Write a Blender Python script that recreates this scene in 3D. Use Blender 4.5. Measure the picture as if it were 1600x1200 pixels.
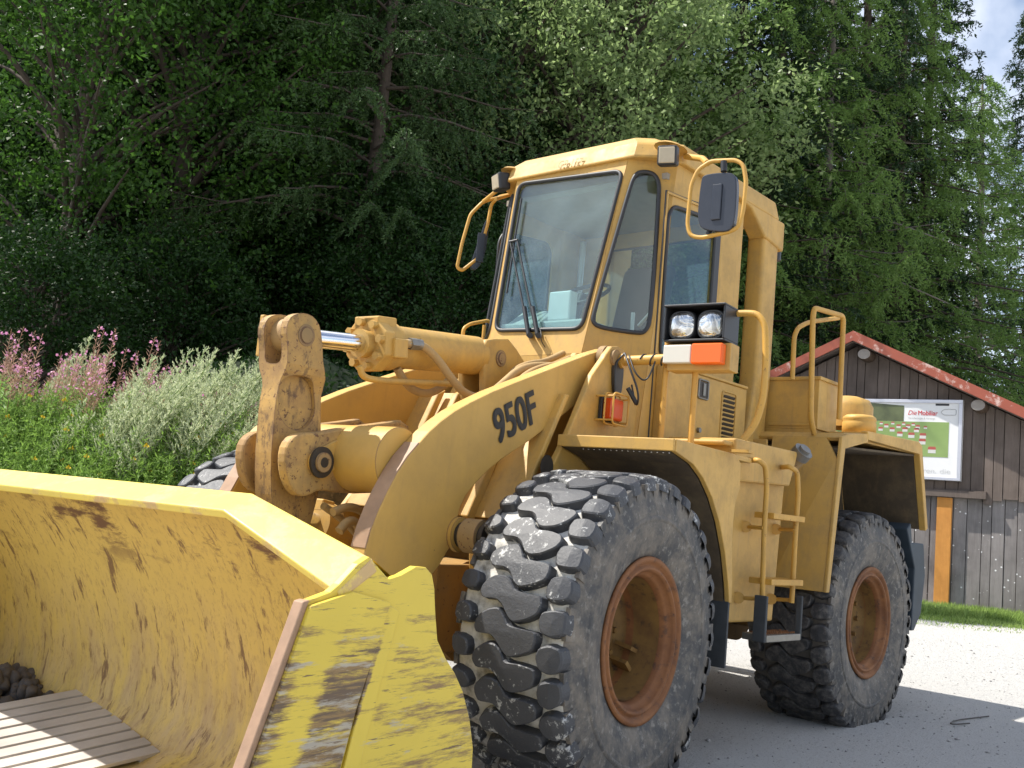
import bpy, bmesh, math, random
import numpy as np
from mathutils import Vector, Matrix
from math import sin, cos, pi, radians, atan2, hypot
random.seed(7); RNG=np.random.default_rng(7)
for o in list(bpy.data.objects): bpy.data.objects.remove(o)
SC=bpy.context.scene; COL=SC.collection
# ------------------------------------------------------------------ camera, sky, sun, exposure
CP=Vector((4.4023,3.5962,1.2395)); YAW,PIT,ROL,FPX=-2.5193,.1265,.0932,1577.38
D_=Vector((cos(YAW)*cos(PIT),sin(YAW)*cos(PIT),sin(PIT))); R0=Vector((sin(YAW),-cos(YAW),0)); U0=R0.cross(D_)
R_=R0*cos(ROL)+U0*sin(ROL); U_=-R0*sin(ROL)+U0*cos(ROL)
cd=bpy.data.cameras.new('camera'); cam=bpy.data.objects.new('camera',cd); COL.objects.link(cam); SC.camera=cam
cd.sensor_width=36; cd.lens=FPX*36/1600; cd.clip_start=.05; cd.clip_end=3000
m=Matrix((R_,U_,-D_)).transposed().to_4x4(); m.translation=CP; cam.matrix_world=m
SUN=Vector((.27,-.66,1.0)).normalized()
elev=math.asin(SUN.z); az=atan2(SUN.x,SUN.y)
W=bpy.data.worlds.new('World'); SC.world=W; W.use_nodes=True
nt=W.node_tree; nt.nodes.clear()
sky=nt.nodes.new('ShaderNodeTexSky'); sky.sky_type='NISHITA'; sky.sun_disc=False; sky.sun_elevation=elev; sky.sun_rotation=az; sky.air_density=1.2; sky.dust_density=.6; sky.altitude=1200
bg=nt.nodes.new('ShaderNodeBackground'); bg.inputs[1].default_value=.108
tc=nt.nodes.new('ShaderNodeTexCoord'); cn=nt.nodes.new('ShaderNodeTexNoise'); cn.inputs['Scale'].default_value=3.2; cn.inputs['Detail'].default_value=8
cr=nt.nodes.new('ShaderNodeValToRGB'); cr.color_ramp.elements[0].position=.44; cr.color_ramp.elements[1].position=.62
mx=nt.nodes.new('ShaderNodeMixRGB'); mx.inputs[2].default_value=(9,9.2,9.8,1)
ou=nt.nodes.new('ShaderNodeOutputWorld')
L=nt.links.new
L(tc.outputs['Generated'],cn.inputs['Vector']); L(cn.outputs['Fac'],cr.inputs[0]); L(cr.outputs[0],mx.inputs[0]); L(sky.outputs[0],mx.inputs[1]); L(mx.outputs[0],bg.inputs[0]); L(bg.outputs[0],ou.inputs[0])
sl=bpy.data.lights.new('sun','SUN'); sl.energy=5.0; sl.angle=radians(.55); sl.color=(1,.95,.86)
so=bpy.data.objects.new('sun',sl); COL.objects.link(so); so.rotation_euler=SUN.to_track_quat('Z','Y').to_euler()
SC.view_settings.view_transform='Standard'; SC.view_settings.look='None'; SC.view_settings.exposure=.70; SC.view_settings.gamma=1
SC.render.engine='CYCLES'
try:
    SC.cycles.max_bounces=7; SC.cycles.transparent_max_bounces=12; SC.cycles.diffuse_bounces=3; SC.cycles.glossy_bounces=3; SC.cycles.transmission_bounces=4
except Exception: pass
# ------------------------------------------------------------------ measuring helpers (photo pixel -> point on a known plane)
WB=3.3035; ART=-.1041; C0=Vector((-WB/2,0,0))
REAR=Matrix.Translation(C0)@Matrix.Rotation(ART,4,'Z')@Matrix.Translation(-C0); REARI=REAR.inverted()
def ray(px,py): return D_+R_*((px-800)/FPX)-U_*((py-600)/FPX)
def _rl(px,py,rear):
    r=ray(px,py); o=CP
    if rear: r=REARI.to_3x3()@r; o=REARI@CP
    return o,r
def at(px,py,rear=0,x=None,y=None,z=None):
    o,r=_rl(px,py,rear)
    i,v=(0,x) if x is not None else (1,y) if y is not None else (2,z)
    return o+r*((v-o[i])/r[i])
def atp(px,py,P0,n,rear=0):
    o,r=_rl(px,py,rear); P0=Vector(P0); n=Vector(n)
    return o+r*((P0-o).dot(n)/r.dot(n))
def xz(pts,y,rear=0): return [(lambda p:(p.x,p.z))(at(a,b,rear,y=y)) for a,b in pts]
# ------------------------------------------------------------------ materials
def newmat(name):
    m=bpy.data.materials.new(name); m.use_nodes=True; n=m.node_tree; b=n.nodes['Principled BSDF']; return m,n,b
def N(n,t,**k):
    x=n.nodes.new(t)
    for a,v in k.items():
        if a[0]=='_': setattr(x,a[1:],v)
        else: x.inputs[a.replace('__',' ')].default_value=v
    return x
def ramp(n,fac,p0,p1,c0=(0,0,0,1),c1=(1,1,1,1)):
    r=n.nodes.new('ShaderNodeValToRGB'); e=r.color_ramp.elements; e[0].position=p0; e[1].position=p1; e[0].color=c0; e[1].color=c1
    n.links.new(fac,r.inputs[0]); return r.outputs[0]
def mix(n,fac,a,b,mode='MIX'):
    x=n.nodes.new('ShaderNodeMixRGB'); x.blend_type=mode
    for i,v in ((0,fac),(1,a),(2,b)):
        if isinstance(v,(int,float)): x.inputs[i].default_value=v
        elif isinstance(v,tuple): x.inputs[i].default_value=(*v[:3],1)
        else: n.links.new(v,x.inputs[i])
    return x.outputs[0]
def mul(n,a,b):
    x=n.nodes.new('ShaderNodeMath'); x.operation='MULTIPLY'
    for i,v in ((0,a),(1,b)):
        if isinstance(v,(int,float)): x.inputs[i].default_value=v
        else: n.links.new(v,x.inputs[i])
    return x.outputs[0]
def noise(n,scale,detail=6,vec=None,rough=.6,dist=0,mapsc=None,rot=None):
    t=n.nodes.new('ShaderNodeTexNoise'); t.inputs['Scale'].default_value=scale; t.inputs['Detail'].default_value=detail; t.inputs['Roughness'].default_value=rough; t.inputs['Distortion'].default_value=dist
    if vec is None: vec=n.nodes.new('ShaderNodeTexCoord').outputs['Object']
    if mapsc:
        mp=n.nodes.new('ShaderNodeMapping'); mp.inputs['Scale'].default_value=mapsc
        if rot: mp.inputs['Rotation'].default_value=rot
        n.links.new(vec,mp.inputs[0]); vec=mp.outputs[0]
    n.links.new(vec,t.inputs['Vector']); return t.outputs['Fac']
def bump(n,b,h,s=.3,d=.01):
    x=n.nodes.new('ShaderNodeBump'); x.inputs['Strength'].default_value=s; x.inputs['Distance'].default_value=d
    n.links.new(h,x.inputs['Height']); n.links.new(x.outputs[0],b.inputs['Normal'])
def edgewear(n,r=.012):
    bv=n.nodes.new('ShaderNodeBevel'); bv.samples=4; bv.inputs['Radius'].default_value=r
    g=n.nodes.new('ShaderNodeNewGeometry'); d=n.nodes.new('ShaderNodeVectorMath'); d.operation='DOT_PRODUCT'
    n.links.new(bv.outputs[0],d.inputs[0]); n.links.new(g.outputs['Normal'],d.inputs[1]); return d.outputs['Value']
def paint(name,base,rust=.62,rough=.42,dirt=.35,wear=0,rustcol=(.13,.06,.03)):
    m,n,b=newmat(name); lk=n.links.new
    var=noise(n,1.7,4); c=mix(n,ramp(n,var,.3,.7),tuple(v*.86 for v in base),tuple(min(1,v*1.08) for v in base))
    grime=noise(n,6,9,rough=.7); c=mix(n,mul(n,ramp(n,grime,.45,.8),dirt),c,(.23,.17,.09))
    streak=noise(n,3,6,mapsc=(9,9,.8)); c=mix(n,mul(n,ramp(n,streak,.55,.8),dirt*.6),c,(.22,.14,.07))
    sp=noise(n,42,5,rough=.7); rf=ramp(n,sp,rust,rust+.05); c=mix(n,rf,c,rustcol)
    if wear>2:
        st_=noise(n,4.5,8,rough=.7); c=mix(n,mul(n,ramp(n,st_,.44,.60),.7),c,(.27,.155,.07)); st2=noise(n,9,8,mapsc=(1,1,.5),rough=.75); c=mix(n,mul(n,ramp(n,st2,.55,.62),.7),c,(.10,.06,.04))
    if wear:
        w=edgewear(n); wn=noise(n,18,5)
        mm=n.nodes.new('ShaderNodeMath'); mm.operation='SUBTRACT'; lk(w,mm.inputs[0]); 
        sc=mul(n,wn,.17); lk(sc,mm.inputs[1])
        f=ramp(n,mm.outputs[0],.80-.05*wear,.86,(1,1,1,1),(0,0,0,1)); c=mix(n,mul(n,f,.85),c,(.14,.075,.05))
    lk(c,b.inputs['Base Color']); b.inputs['Roughness'].default_value=rough
    rr=ramp(n,grime,.3,.8,(rough,)*3+(1,),(min(1,rough+.35),)*3+(1,)); lk(rr,b.inputs['Roughness'])
    bump(n,b,grime,.08,.004); return m
YEL=(.55,.325,.075)
M={}
M['yellow']=paint('yellow_paint',YEL,.68,.42,.65)
M['yellow_arm']=paint('yellow_arm_paint',YEL,.70,.45,.28,1)
M['yellow_worn']=paint('worn_yellow_paint',(.50,.30,.09),.58,.6,.95,2.4)
M['yellow_dirty_shade']=paint('dirty_yellow_paint',(.36,.20,.05),.62,.65,.9,1)
M['liner']=paint('fender_liner',(.075,.055,.035),.7,.8,.6)
M['rail']=paint('rail_paint',(.58,.32,.055),.63,.4,.45)
def plain(name,col,rough=.5,metal=0,nv=.2,bs=0,scale=20,spec=.5):
    m,n,b=newmat(name); f=noise(n,scale,6); c=mix(n,f,tuple(v*(1-nv) for v in col),tuple(min(1,v*(1+nv)) for v in col))
    n.links.new(c,b.inputs['Base Color']); b.inputs['Roughness'].default_value=rough; b.inputs['Metallic'].default_value=metal; b.inputs['Specular IOR Level'].default_value=spec
    if bs: bump(n,b,f,bs,.01)
    return m
M['lens']=plain('beige_lens',(.42,.36,.26),.25)
M['mirror_back']=plain('slate_plastic',(.030,.034,.045),.25)
M['worn']=plain('worn_pinkish_edge',(.34,.21,.13),.6,nv=.35,scale=14,bs=.2)
M['black']=plain('black_plastic',(.018,.019,.022),.45)
M['gasket']=plain('rubber_gasket',(.03,.03,.033),.5)
M['rubber']=plain('rubber_sheet',(.045,.05,.055),.7,nv=.5,scale=12,bs=.3)
M['flap']=plain('blue_black_flap',(.03,.045,.06),.6,nv=.5,scale=6)
M['chrome']=plain('chrome',(.8,.8,.82),.12,1,nv=.03)
M['steel']=plain('dirty_steel',(.25,.24,.22),.45,.8,nv=.3)
M['grease']=plain('dark_grease',(.035,.028,.022),.5,nv=.5)
M['pin']=paint('pin_face',(.35,.22,.09),.6,.6,1.,1)
M['decal']=plain('black_decal',(.012,.012,.012),.5)
M['stencil']=plain('dark_yellow_stencil',(.30,.19,.03),.6)
M['seat']=plain('seat_cloth',(.07,.07,.075),.9)
M['dash']=plain('grey_dash',(.5,.51,.5),.6)
M['lining']=plain('cab_lining',(.30,.27,.22),.9)
M['hose']=paint('painted_hose',(.42,.27,.11),.68,.6,.7)
def lensmat(name,col,emit=0,rough=.12):
    m,n,b=newmat(name); b.inputs['Base Color'].default_value=(*col,1); b.inputs['Roughness'].default_value=rough
    w=n.nodes.new('ShaderNodeTexWave'); w.inputs['Scale'].default_value=30; tcx=n.nodes.new('ShaderNodeTexCoord'); n.links.new(tcx.outputs['Object'],w.inputs[0]); bump(n,b,w.outputs['Fac'],.25,.004); return m
M['orange']=lensmat('orange_lens',(.85,.13,.01)); M['redor']=lensmat('red_orange_lens',(.6,.07,.01)); M['clear']=lensmat('clear_lens',(.62,.60,.53),rough=.2)
def reflector():
    m,n,b=newmat('lamp_reflector'); f=noise(n,9,3,dist=1.5); c=ramp(n,f,.35,.65,(.25,.25,.24,1),(.9,.9,.88,1)); n.links.new(c,b.inputs['Base Color']); b.inputs['Metallic'].default_value=.85; b.inputs['Roughness'].default_value=.16; bump(n,b,f,.6,.02); b.inputs['Coat Weight'].default_value=.6; return m
M['reflector']=reflector()
def glassmat(name,tint,dust_haze,dcol=(.6,.65,.66)):
    m,n,b=newmat(name); n.nodes.remove(b); out=n.nodes['Material Output']; lk=n.links.new
    tr=N(n,'ShaderNodeBsdfTransparent',Color=(*tint,1)); gl=N(n,'ShaderNodeBsdfGlossy',Roughness=.02); df=N(n,'ShaderNodeBsdfDiffuse',Color=(*dcol,1))
    lw=N(n,'ShaderNodeLayerWeight',Blend=.5); pw_=n.nodes.new('ShaderNodeMath'); pw_.operation='POWER'; pw_.inputs[1].default_value=4; lk(lw.outputs['Facing'],pw_.inputs[0]); a=n.nodes.new('ShaderNodeMixShader'); c=n.nodes.new('ShaderNodeMixShader')
    g=noise(n,2.2,6,dist=.8); f=mul(n,ramp(n,g,.25,.8),dust_haze)
    ma=n.nodes.new('ShaderNodeMath'); ma.operation='MULTIPLY_ADD'; lk(pw_.outputs[0],ma.inputs[0]); ma.inputs[1].default_value=.8; ma.inputs[2].default_value=.07; fm=ma.outputs[0]
    lk(f,a.inputs[0]); lk(tr.outputs[0],a.inputs[1]); lk(df.outputs[0],a.inputs[2])
    lk(fm,c.inputs[0]); lk(a.outputs[0],c.inputs[1]); lk(gl.outputs[0],c.inputs[2]); lk(c.outputs[0],out.inputs[0]); return m
M['wind']=glassmat('windshield_glass',(.80,.91,.90),.13,(.50,.62,.66)); M['glass']=glassmat('side_glass',(.80,.88,.85),.03)  # pale blue layer on windshield paints reflected sky haze along with dust
# bucket paints
def bucketmat(name,base,mode):
    m,n,b=newmat(name); lk=n.links.new
    v=noise(n,2.2,5); c=mix(n,v,tuple(x*.85 for x in base),tuple(min(1,x*1.12) for x in base))
    rust=(.15,.075,.035)
    if mode=='in':
        s1=noise(n,6,10,mapsc=(1.0,2.8,.6),rot=(.75,0,0),dist=.15,rough=.74); s2=noise(n,20,9,mapsc=(1,1.8,.45),rot=(.6,0,0),rough=.75)
        tcx=n.nodes.new('ShaderNodeTexCoord'); sx=n.nodes.new('ShaderNodeSeparateXYZ'); lk(tcx.outputs['Object'],sx.inputs[0])
        low=ramp(n,sx.outputs['Z'],.12,.85,(1,1,1,1),(0,0,0,1))
        pale=noise(n,7,8,mapsc=(1,1.5,.5)); c=mix(n,mul(n,ramp(n,pale,.40,.62),mul(n,low,.75)),c,(.50,.36,.21))
        brn=noise(n,4,8,mapsc=(1,2.2,.5),rough=.7); c=mix(n,mul(n,ramp(n,brn,.46,.62),mul(n,low,.6)),c,(.30,.20,.12))
        c=mix(n,mul(n,ramp(n,s1,.56,.62),.9),c,rust); c=mix(n,mul(n,ramp(n,s2,.56,.66),.7),c,(.27,.15,.06))
        hi=ramp(n,sx.outputs['Z'],.85,1.1); s6=noise(n,30,8,mapsc=(1,1.4,.7),rough=.75); c=mix(n,mul(n,ramp(n,s6,.52,.66),.55),c,(.32,.19,.08)); s3=noise(n,4,8,mapsc=(1,.6,2),rough=.7); c=mix(n,mul(n,ramp(n,s3,.52,.6),hi),c,rust)
    elif mode=='out':
        tcx=n.nodes.new('ShaderNodeTexCoord'); sx=n.nodes.new('ShaderNodeSeparateXYZ'); lk(tcx.outputs['Object'],sx.inputs[0])
        e=n.nodes.new('ShaderNodeMath'); e.operation='MULTIPLY_ADD'; lk(sx.outputs['Z'],e.inputs[0]); e.inputs[1].default_value=.34; lk(sx.outputs['X'],e.inputs[2])
        def rmp(x,*st):
            r=n.nodes.new('ShaderNodeValToRGB'); el=r.color_ramp.elements; el[0].position=st[0][0]; el[0].color=(st[0][1],)*3+(1,); el[1].position=st[-1][0]; el[1].color=(st[-1][1],)*3+(1,)
            for p_,v_ in st[1:-1]: q=el.new(p_); q.color=(v_,)*3+(1,)
            lk(x,r.inputs[0]); return r.outputs[0]
        es=n.nodes.new('ShaderNodeMapRange'); es.inputs['From Min'].default_value=1.5; es.inputs['From Max'].default_value=2.7; lk(e.outputs[0],es.inputs['Value']); E=es.outputs[0]
        band=rmp(E,(0,.45),(.56,.42),(.575,.06),(.64,.06),(.65,.95),(.80,.85),(.84,.15),(.88,.25),(.93,.9),(1,1.0))
        zz=rmp(sx.outputs['Z'],(.0,1),(.72,1),(.90,.25),(1.0,.12))
        mk=mul(n,band,zz)
        s1=noise(n,8,10,mapsc=(.4,1,3.6),rot=(0,-.30,0),rough=.78); s2=noise(n,12,9,mapsc=(.35,1,5),rot=(0,.22,0),rough=.75); s4=noise(n,7,8,mapsc=(.6,1,4),rot=(0,-.35,0),rough=.7); s5=noise(n,16,8,mapsc=(.25,1,4),rot=(0,.6,0),rough=.7)
        def thr(nz_,k,lo,hi):
            a_=n.nodes.new('ShaderNodeMath'); a_.operation='MULTIPLY_ADD'; lk(mk,a_.inputs[0]); a_.inputs[1].default_value=k; lk(nz_,a_.inputs[2]); return ramp(n,a_.outputs[0],lo,hi)
        c=mix(n,mul(n,thr(s1,.20,.58,.70),.9),c,(.21,.12,.06)); c=mix(n,mul(n,thr(s2,.20,.66,.73),.85),c,(.10,.065,.045)); c=mix(n,mul(n,thr(s4,.14,.65,.73),.8),c,(.44,.40,.33)); c=mix(n,thr(s5,.05,.64,.67),c,(.16,.10,.05))
    else:
        s1=noise(n,5,9,rough=.75); c=mix(n,mul(n,ramp(n,s1,.50,.60),.75),c,(.50,.30,.18))
    lk(c,b.inputs['Base Color']); b.inputs['Roughness'].default_value=.42 if mode!='in' else .6; bump(n,b,noise(n,9,6),.15,.01); return m
M['b_in']=bucketmat('bucket_inside',(.62,.44,.11),'in'); M['b_out']=bucketmat('bucket_outside',(.70,.52,.06),'out'); M['b_lip']=bucketmat('bucket_lip',(.80,.62,.11),'lip')
M['b_edge']=plain('worn_steel_edge',(.30,.23,.20),.5,.3,nv=.35,scale=14,bs=.3)
# tyres
def tyremat():
    m,n,b=newmat('tire_sidewall'); lk=n.links.new
    f=noise(n,7,9,rough=.7); d=ramp(n,f,.42,.72); c=mix(n,mul(n,d,.9),(.050,.050,.052),(.24,.20,.155)); g=noise(n,30,6); c=mix(n,mul(n,ramp(n,g,.56,.68),.6),c,(.28,.26,.23))
    lk(c,b.inputs['Base Color']); b.inputs['Roughness'].default_value=.62; bump(n,b,f,.45,.02)
    m2,n,b=newmat('tire_groove'); f=noise(n,14,8); c=mix(n,ramp(n,f,.30,.55),(.16,.15,.13),(.58,.56,.52)); n.links.new(c,b.inputs['Base Color']); b.inputs['Roughness'].default_value=.95; bump(n,b,f,.5,.02)
    m3,n,b=newmat('tire_lug'); f=noise(n,26,9,rough=.75); h=noise(n,3.5,4); s=ramp(n,mul(n,f,ramp(n,h,.35,.7,(.75,)*3+(1,),(1.12,)*3+(1,))),.53,.58); q=noise(n,5,6); c0=mix(n,q,(.028,.03,.036),(.062,.064,.072)); c=mix(n,s,c0,(.42,.42,.41)); n.links.new(c,b.inputs['Base Color']); b.inputs['Roughness'].default_value=.5; bump(n,b,f,.4,.012)
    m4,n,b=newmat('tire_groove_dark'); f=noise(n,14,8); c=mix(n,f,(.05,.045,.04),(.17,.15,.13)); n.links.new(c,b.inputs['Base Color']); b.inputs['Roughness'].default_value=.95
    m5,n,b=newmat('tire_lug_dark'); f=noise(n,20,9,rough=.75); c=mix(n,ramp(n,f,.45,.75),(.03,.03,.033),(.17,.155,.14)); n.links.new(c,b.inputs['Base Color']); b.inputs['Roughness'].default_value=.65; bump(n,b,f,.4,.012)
    return m,m2,m3,m4,m5
M['tyre'],M['groove'],M['lug'],M['groove_d'],M['lug_d']=tyremat()
def rustmat(name,a,b_,c_,rough=.7):
    m,n,b=newmat(name); f=noise(n,5,8,rough=.65); g=noise(n,22,8); c=mix(n,ramp(n,f,.35,.65),a,b_); c=mix(n,ramp(n,g,.55,.7),c,c_); n.links.new(c,b.inputs['Base Color']); b.inputs['Roughness'].default_value=rough; bump(n,b,g,.25,.006); return m
M['rust']=rustmat('rusty_rim',(.14,.048,.012),(.26,.105,.032),(.08,.035,.018)); M['disc']=rustmat('rusty_wheel_disc',(.13,.065,.02),(.25,.14,.035),(.07,.038,.02))
# setting
def groundmat():
    m,n,b=newmat('dusty_gravel'); lk=n.links.new
    tcx=n.nodes.new('ShaderNodeTexCoord').outputs['Object']
    f=noise(n,.8,8,tcx); g=noise(n,9,9,tcx,rough=.75); h=noise(n,60,6,tcx,rough=.7)
    w1=noise(n,2.3,9,tcx,rough=.72,dist=.6); c=mix(n,f,(.33,.315,.30),(.44,.425,.41)); c=mix(n,mul(n,ramp(n,w1,.46,.56),.7),c,(.22,.205,.195)); c=mix(n,mul(n,ramp(n,g,.50,.58),.7),c,(.15,.14,.13)); fine=noise(n,150,4,tcx,rough=.8); c=mix(n,mul(n,ramp(n,fine,.45,.7),.5),c,(.15,.14,.13)); st=noise(n,5,8,tcx,mapsc=(1.1,3.5,1),rot=(0,0,.5),rough=.75); c=mix(n,mul(n,ramp(n,st,.53,.60),.8),c,(.13,.12,.11)); c=mix(n,ramp(n,h,.58,.64),c,(.09,.085,.08)); c=mix(n,ramp(n,h,.40,.35),c,(.55,.54,.52))
    # soil under the weeds and wood away from the yard (vertex mask)
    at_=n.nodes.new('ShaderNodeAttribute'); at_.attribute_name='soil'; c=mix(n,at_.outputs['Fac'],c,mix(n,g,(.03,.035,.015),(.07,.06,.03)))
    lk(c,b.inputs['Base Color']); b.inputs['Roughness'].default_value=.95; s=n.nodes.new('ShaderNodeMath'); s.operation='ADD'; lk(g,s.inputs[0]); lk(mul(n,h,.35),s.inputs[1]); bump(n,b,s.outputs[0],1.,.05); return m
M['ground']=groundmat()
def leafmat(name,a,b_,trans=.35,rough=.5,rnd=.35):
    m,n,b=newmat(name); lk=n.links.new; out=n.nodes['Material Output']
    oi=n.nodes.new('ShaderNodeObjectInfo'); f=noise(n,.9,5); g=n.nodes.new('ShaderNodeNewGeometry')
    c=mix(n,ramp(n,f,.3,.7),a,b_); c=mix(n,mul(n,g.outputs['Random Per Island'],rnd),c,tuple(min(1,v*1.9) for v in b_))
    lk(c,b.inputs['Base Color']); b.inputs['Roughness'].default_value=rough; b.inputs['Specular IOR Level'].default_value=.3
    t=n.nodes.new('ShaderNodeBsdfTranslucent'); lk(mix(n,.5,c,(.35,.5,.08),'MULTIPLY') if 0 else c,t.inputs[0]); ms=n.nodes.new('ShaderNodeMixShader'); ms.inputs[0].default_value=trans
    lk(b.outputs[0],ms.inputs[1]); lk(t.outputs[0],ms.inputs[2]); lk(ms.outputs[0],out.inputs[0]); return m
M['leaf']=leafmat('green_leaves',(.018,.055,.007),(.055,.125,.018),.5,rnd=.45); M['leaf2']=leafmat('grey_green_leaves',(.065,.13,.025),(.26,.34,.14),.55,rough=.4,rnd=.5); M['leaf_d']=leafmat('dark_leaves',(.009,.028,.004),(.020,.055,.009),.35)  # dark leaves: the deep wood's shade is put into their colour
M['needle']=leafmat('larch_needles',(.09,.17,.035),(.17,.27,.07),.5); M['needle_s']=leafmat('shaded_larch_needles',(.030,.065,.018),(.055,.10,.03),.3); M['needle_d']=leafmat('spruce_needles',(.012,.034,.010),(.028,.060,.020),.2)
M['lawn']=leafmat('lawn_blades',(.14,.23,.04),(.28,.38,.11),.4,rnd=.5)
M['grass']=leafmat('grass_blades',(.11,.20,.03),(.22,.35,.075),.5,rnd=.4); M['weed']=leafmat('weed_leaves',(.13,.24,.05),(.22,.34,.10),.45); M['mug']=leafmat('silvery_leaves',(.38,.46,.24),(.58,.62,.40),.45,rnd=.2); M['pinkish']=leafmat('seed_pods',(.38,.22,.15),(.55,.36,.27),.4,rnd=.2)
M['petal']=leafmat('pink_petals',(.75,.30,.55),(.85,.42,.66),.4,rnd=.1); M['petal_y']=plain('yellow_petals',(.75,.52,.03),.5)
M['bark']=plain('bark',(.075,.058,.045),.95,nv=.5,bs=.8,scale=9); M['barkpale']=plain('pale_bark',(.17,.15,.13),.9,nv=.4,bs=.6,scale=9)
M['moss']=plain('mossy_rock',(.022,.034,.010),.95,nv=.9,bs=1.,scale=5)  # rock darkened so its moss colour carries the deep shade
def woodmat(name,a,b_,scale=(6,6,.6),spots=0):
    m,n,b=newmat(name); f=noise(n,4,9,mapsc=scale,rough=.7); g=noise(n,2.2,4); c=mix(n,f,a,b_); c=mix(n,mul(n,ramp(n,g,.4,.7),.45),c,tuple(v*.45 for v in a))
    oi=n.nodes.new('ShaderNodeNewGeometry'); c=mix(n,mul(n,oi.outputs['Random Per Island'],.4),c,tuple(v*.5 for v in a))
    if spots:
        v=n.nodes.new('ShaderNodeTexVoronoi'); v.inputs['Scale'].default_value=9; v.inputs['Randomness'].default_value=1; tcx=n.nodes.new('ShaderNodeTexCoord'); n.links.new(tcx.outputs['Object'],v.inputs['Vector'])
        q=noise(n,6,3); thr=mul(n,v.outputs['Distance'],1.0); s=ramp(n,thr,.11,.15,(1,1,1,1),(0,0,0,1)); qq=ramp(n,q,.44,.50); c=mix(n,mul(n,s,qq),c,(.75,.75,.75))
    n.links.new(c,b.inputs['Base Color']); b.inputs['Roughness'].default_value=.85; bump(n,b,f,.5,.01); return m
M['plank']=woodmat('weathered_shaded_planks',(.10,.075,.06),(.25,.20,.175)); M['plank_low']=woodmat('stained_sunlit_planks',(.17,.15,.145),(.42,.39,.38),spots=1); M['plank_dark']=woodmat('dark_planks',(.07,.045,.03),(.15,.10,.07))  # upper boards darkened as shade, lower boards lightened as sunlight, in the colour
M['pallet']=woodmat('pallet_wood',(.46,.41,.37),(.68,.63,.58),(.7,5,5)); M['post']=woodmat('orange_timber',(.60,.24,.045),(.75,.36,.09)); M['log']=woodmat('log_end',(.30,.26,.23),(.50,.46,.42),(4,4,4))
def roofmat():
    m,n,b=newmat('rusted_red_roof'); f=noise(n,3.2,9,rough=.75); c=mix(n,noise(n,5,5),(.38,.09,.045),(.26,.065,.04)); c=mix(n,mul(n,ramp(n,f,.54,.62),.8),c,(.66,.50,.44)); n.links.new(c,b.inputs['Base Color']); b.inputs['Roughness'].default_value=.45; return m
M['roof']=roofmat()
M['white']=plain('white_board',(.80,.80,.80),.35,nv=.03); M['alu']=plain('aluminium_frame',(.55,.56,.62),.35,.5,nv=.05); M['red']=plain('red_print',(.62,.03,.04),.5); M['greyp']=plain('grey_print',(.45,.45,.45),.5); M['greyl']=plain('pale_print',(.62,.62,.62),.5)
def picmat():
    m,n,b=newmat('meadow_picture'); f=noise(n,1.4,4); c=mix(n,f,(.17,.27,.07),(.30,.42,.14)); n.links.new(c,b.inputs['Base Color']); b.inputs['Roughness'].default_value=.3; return m
M['pic']=picmat(); M['red2']=plain('faded_red_print',(.42,.09,.07),.5); M['white2']=plain('soft_white_print',(.62,.62,.58),.5); M['pic2']=plain('hill_picture',(.10,.12,.05),.3,nv=.8,scale=4)
M['clod']=plain('dark_soil',(.10,.085,.075),.95,nv=.6,bs=.8,scale=8)
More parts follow.
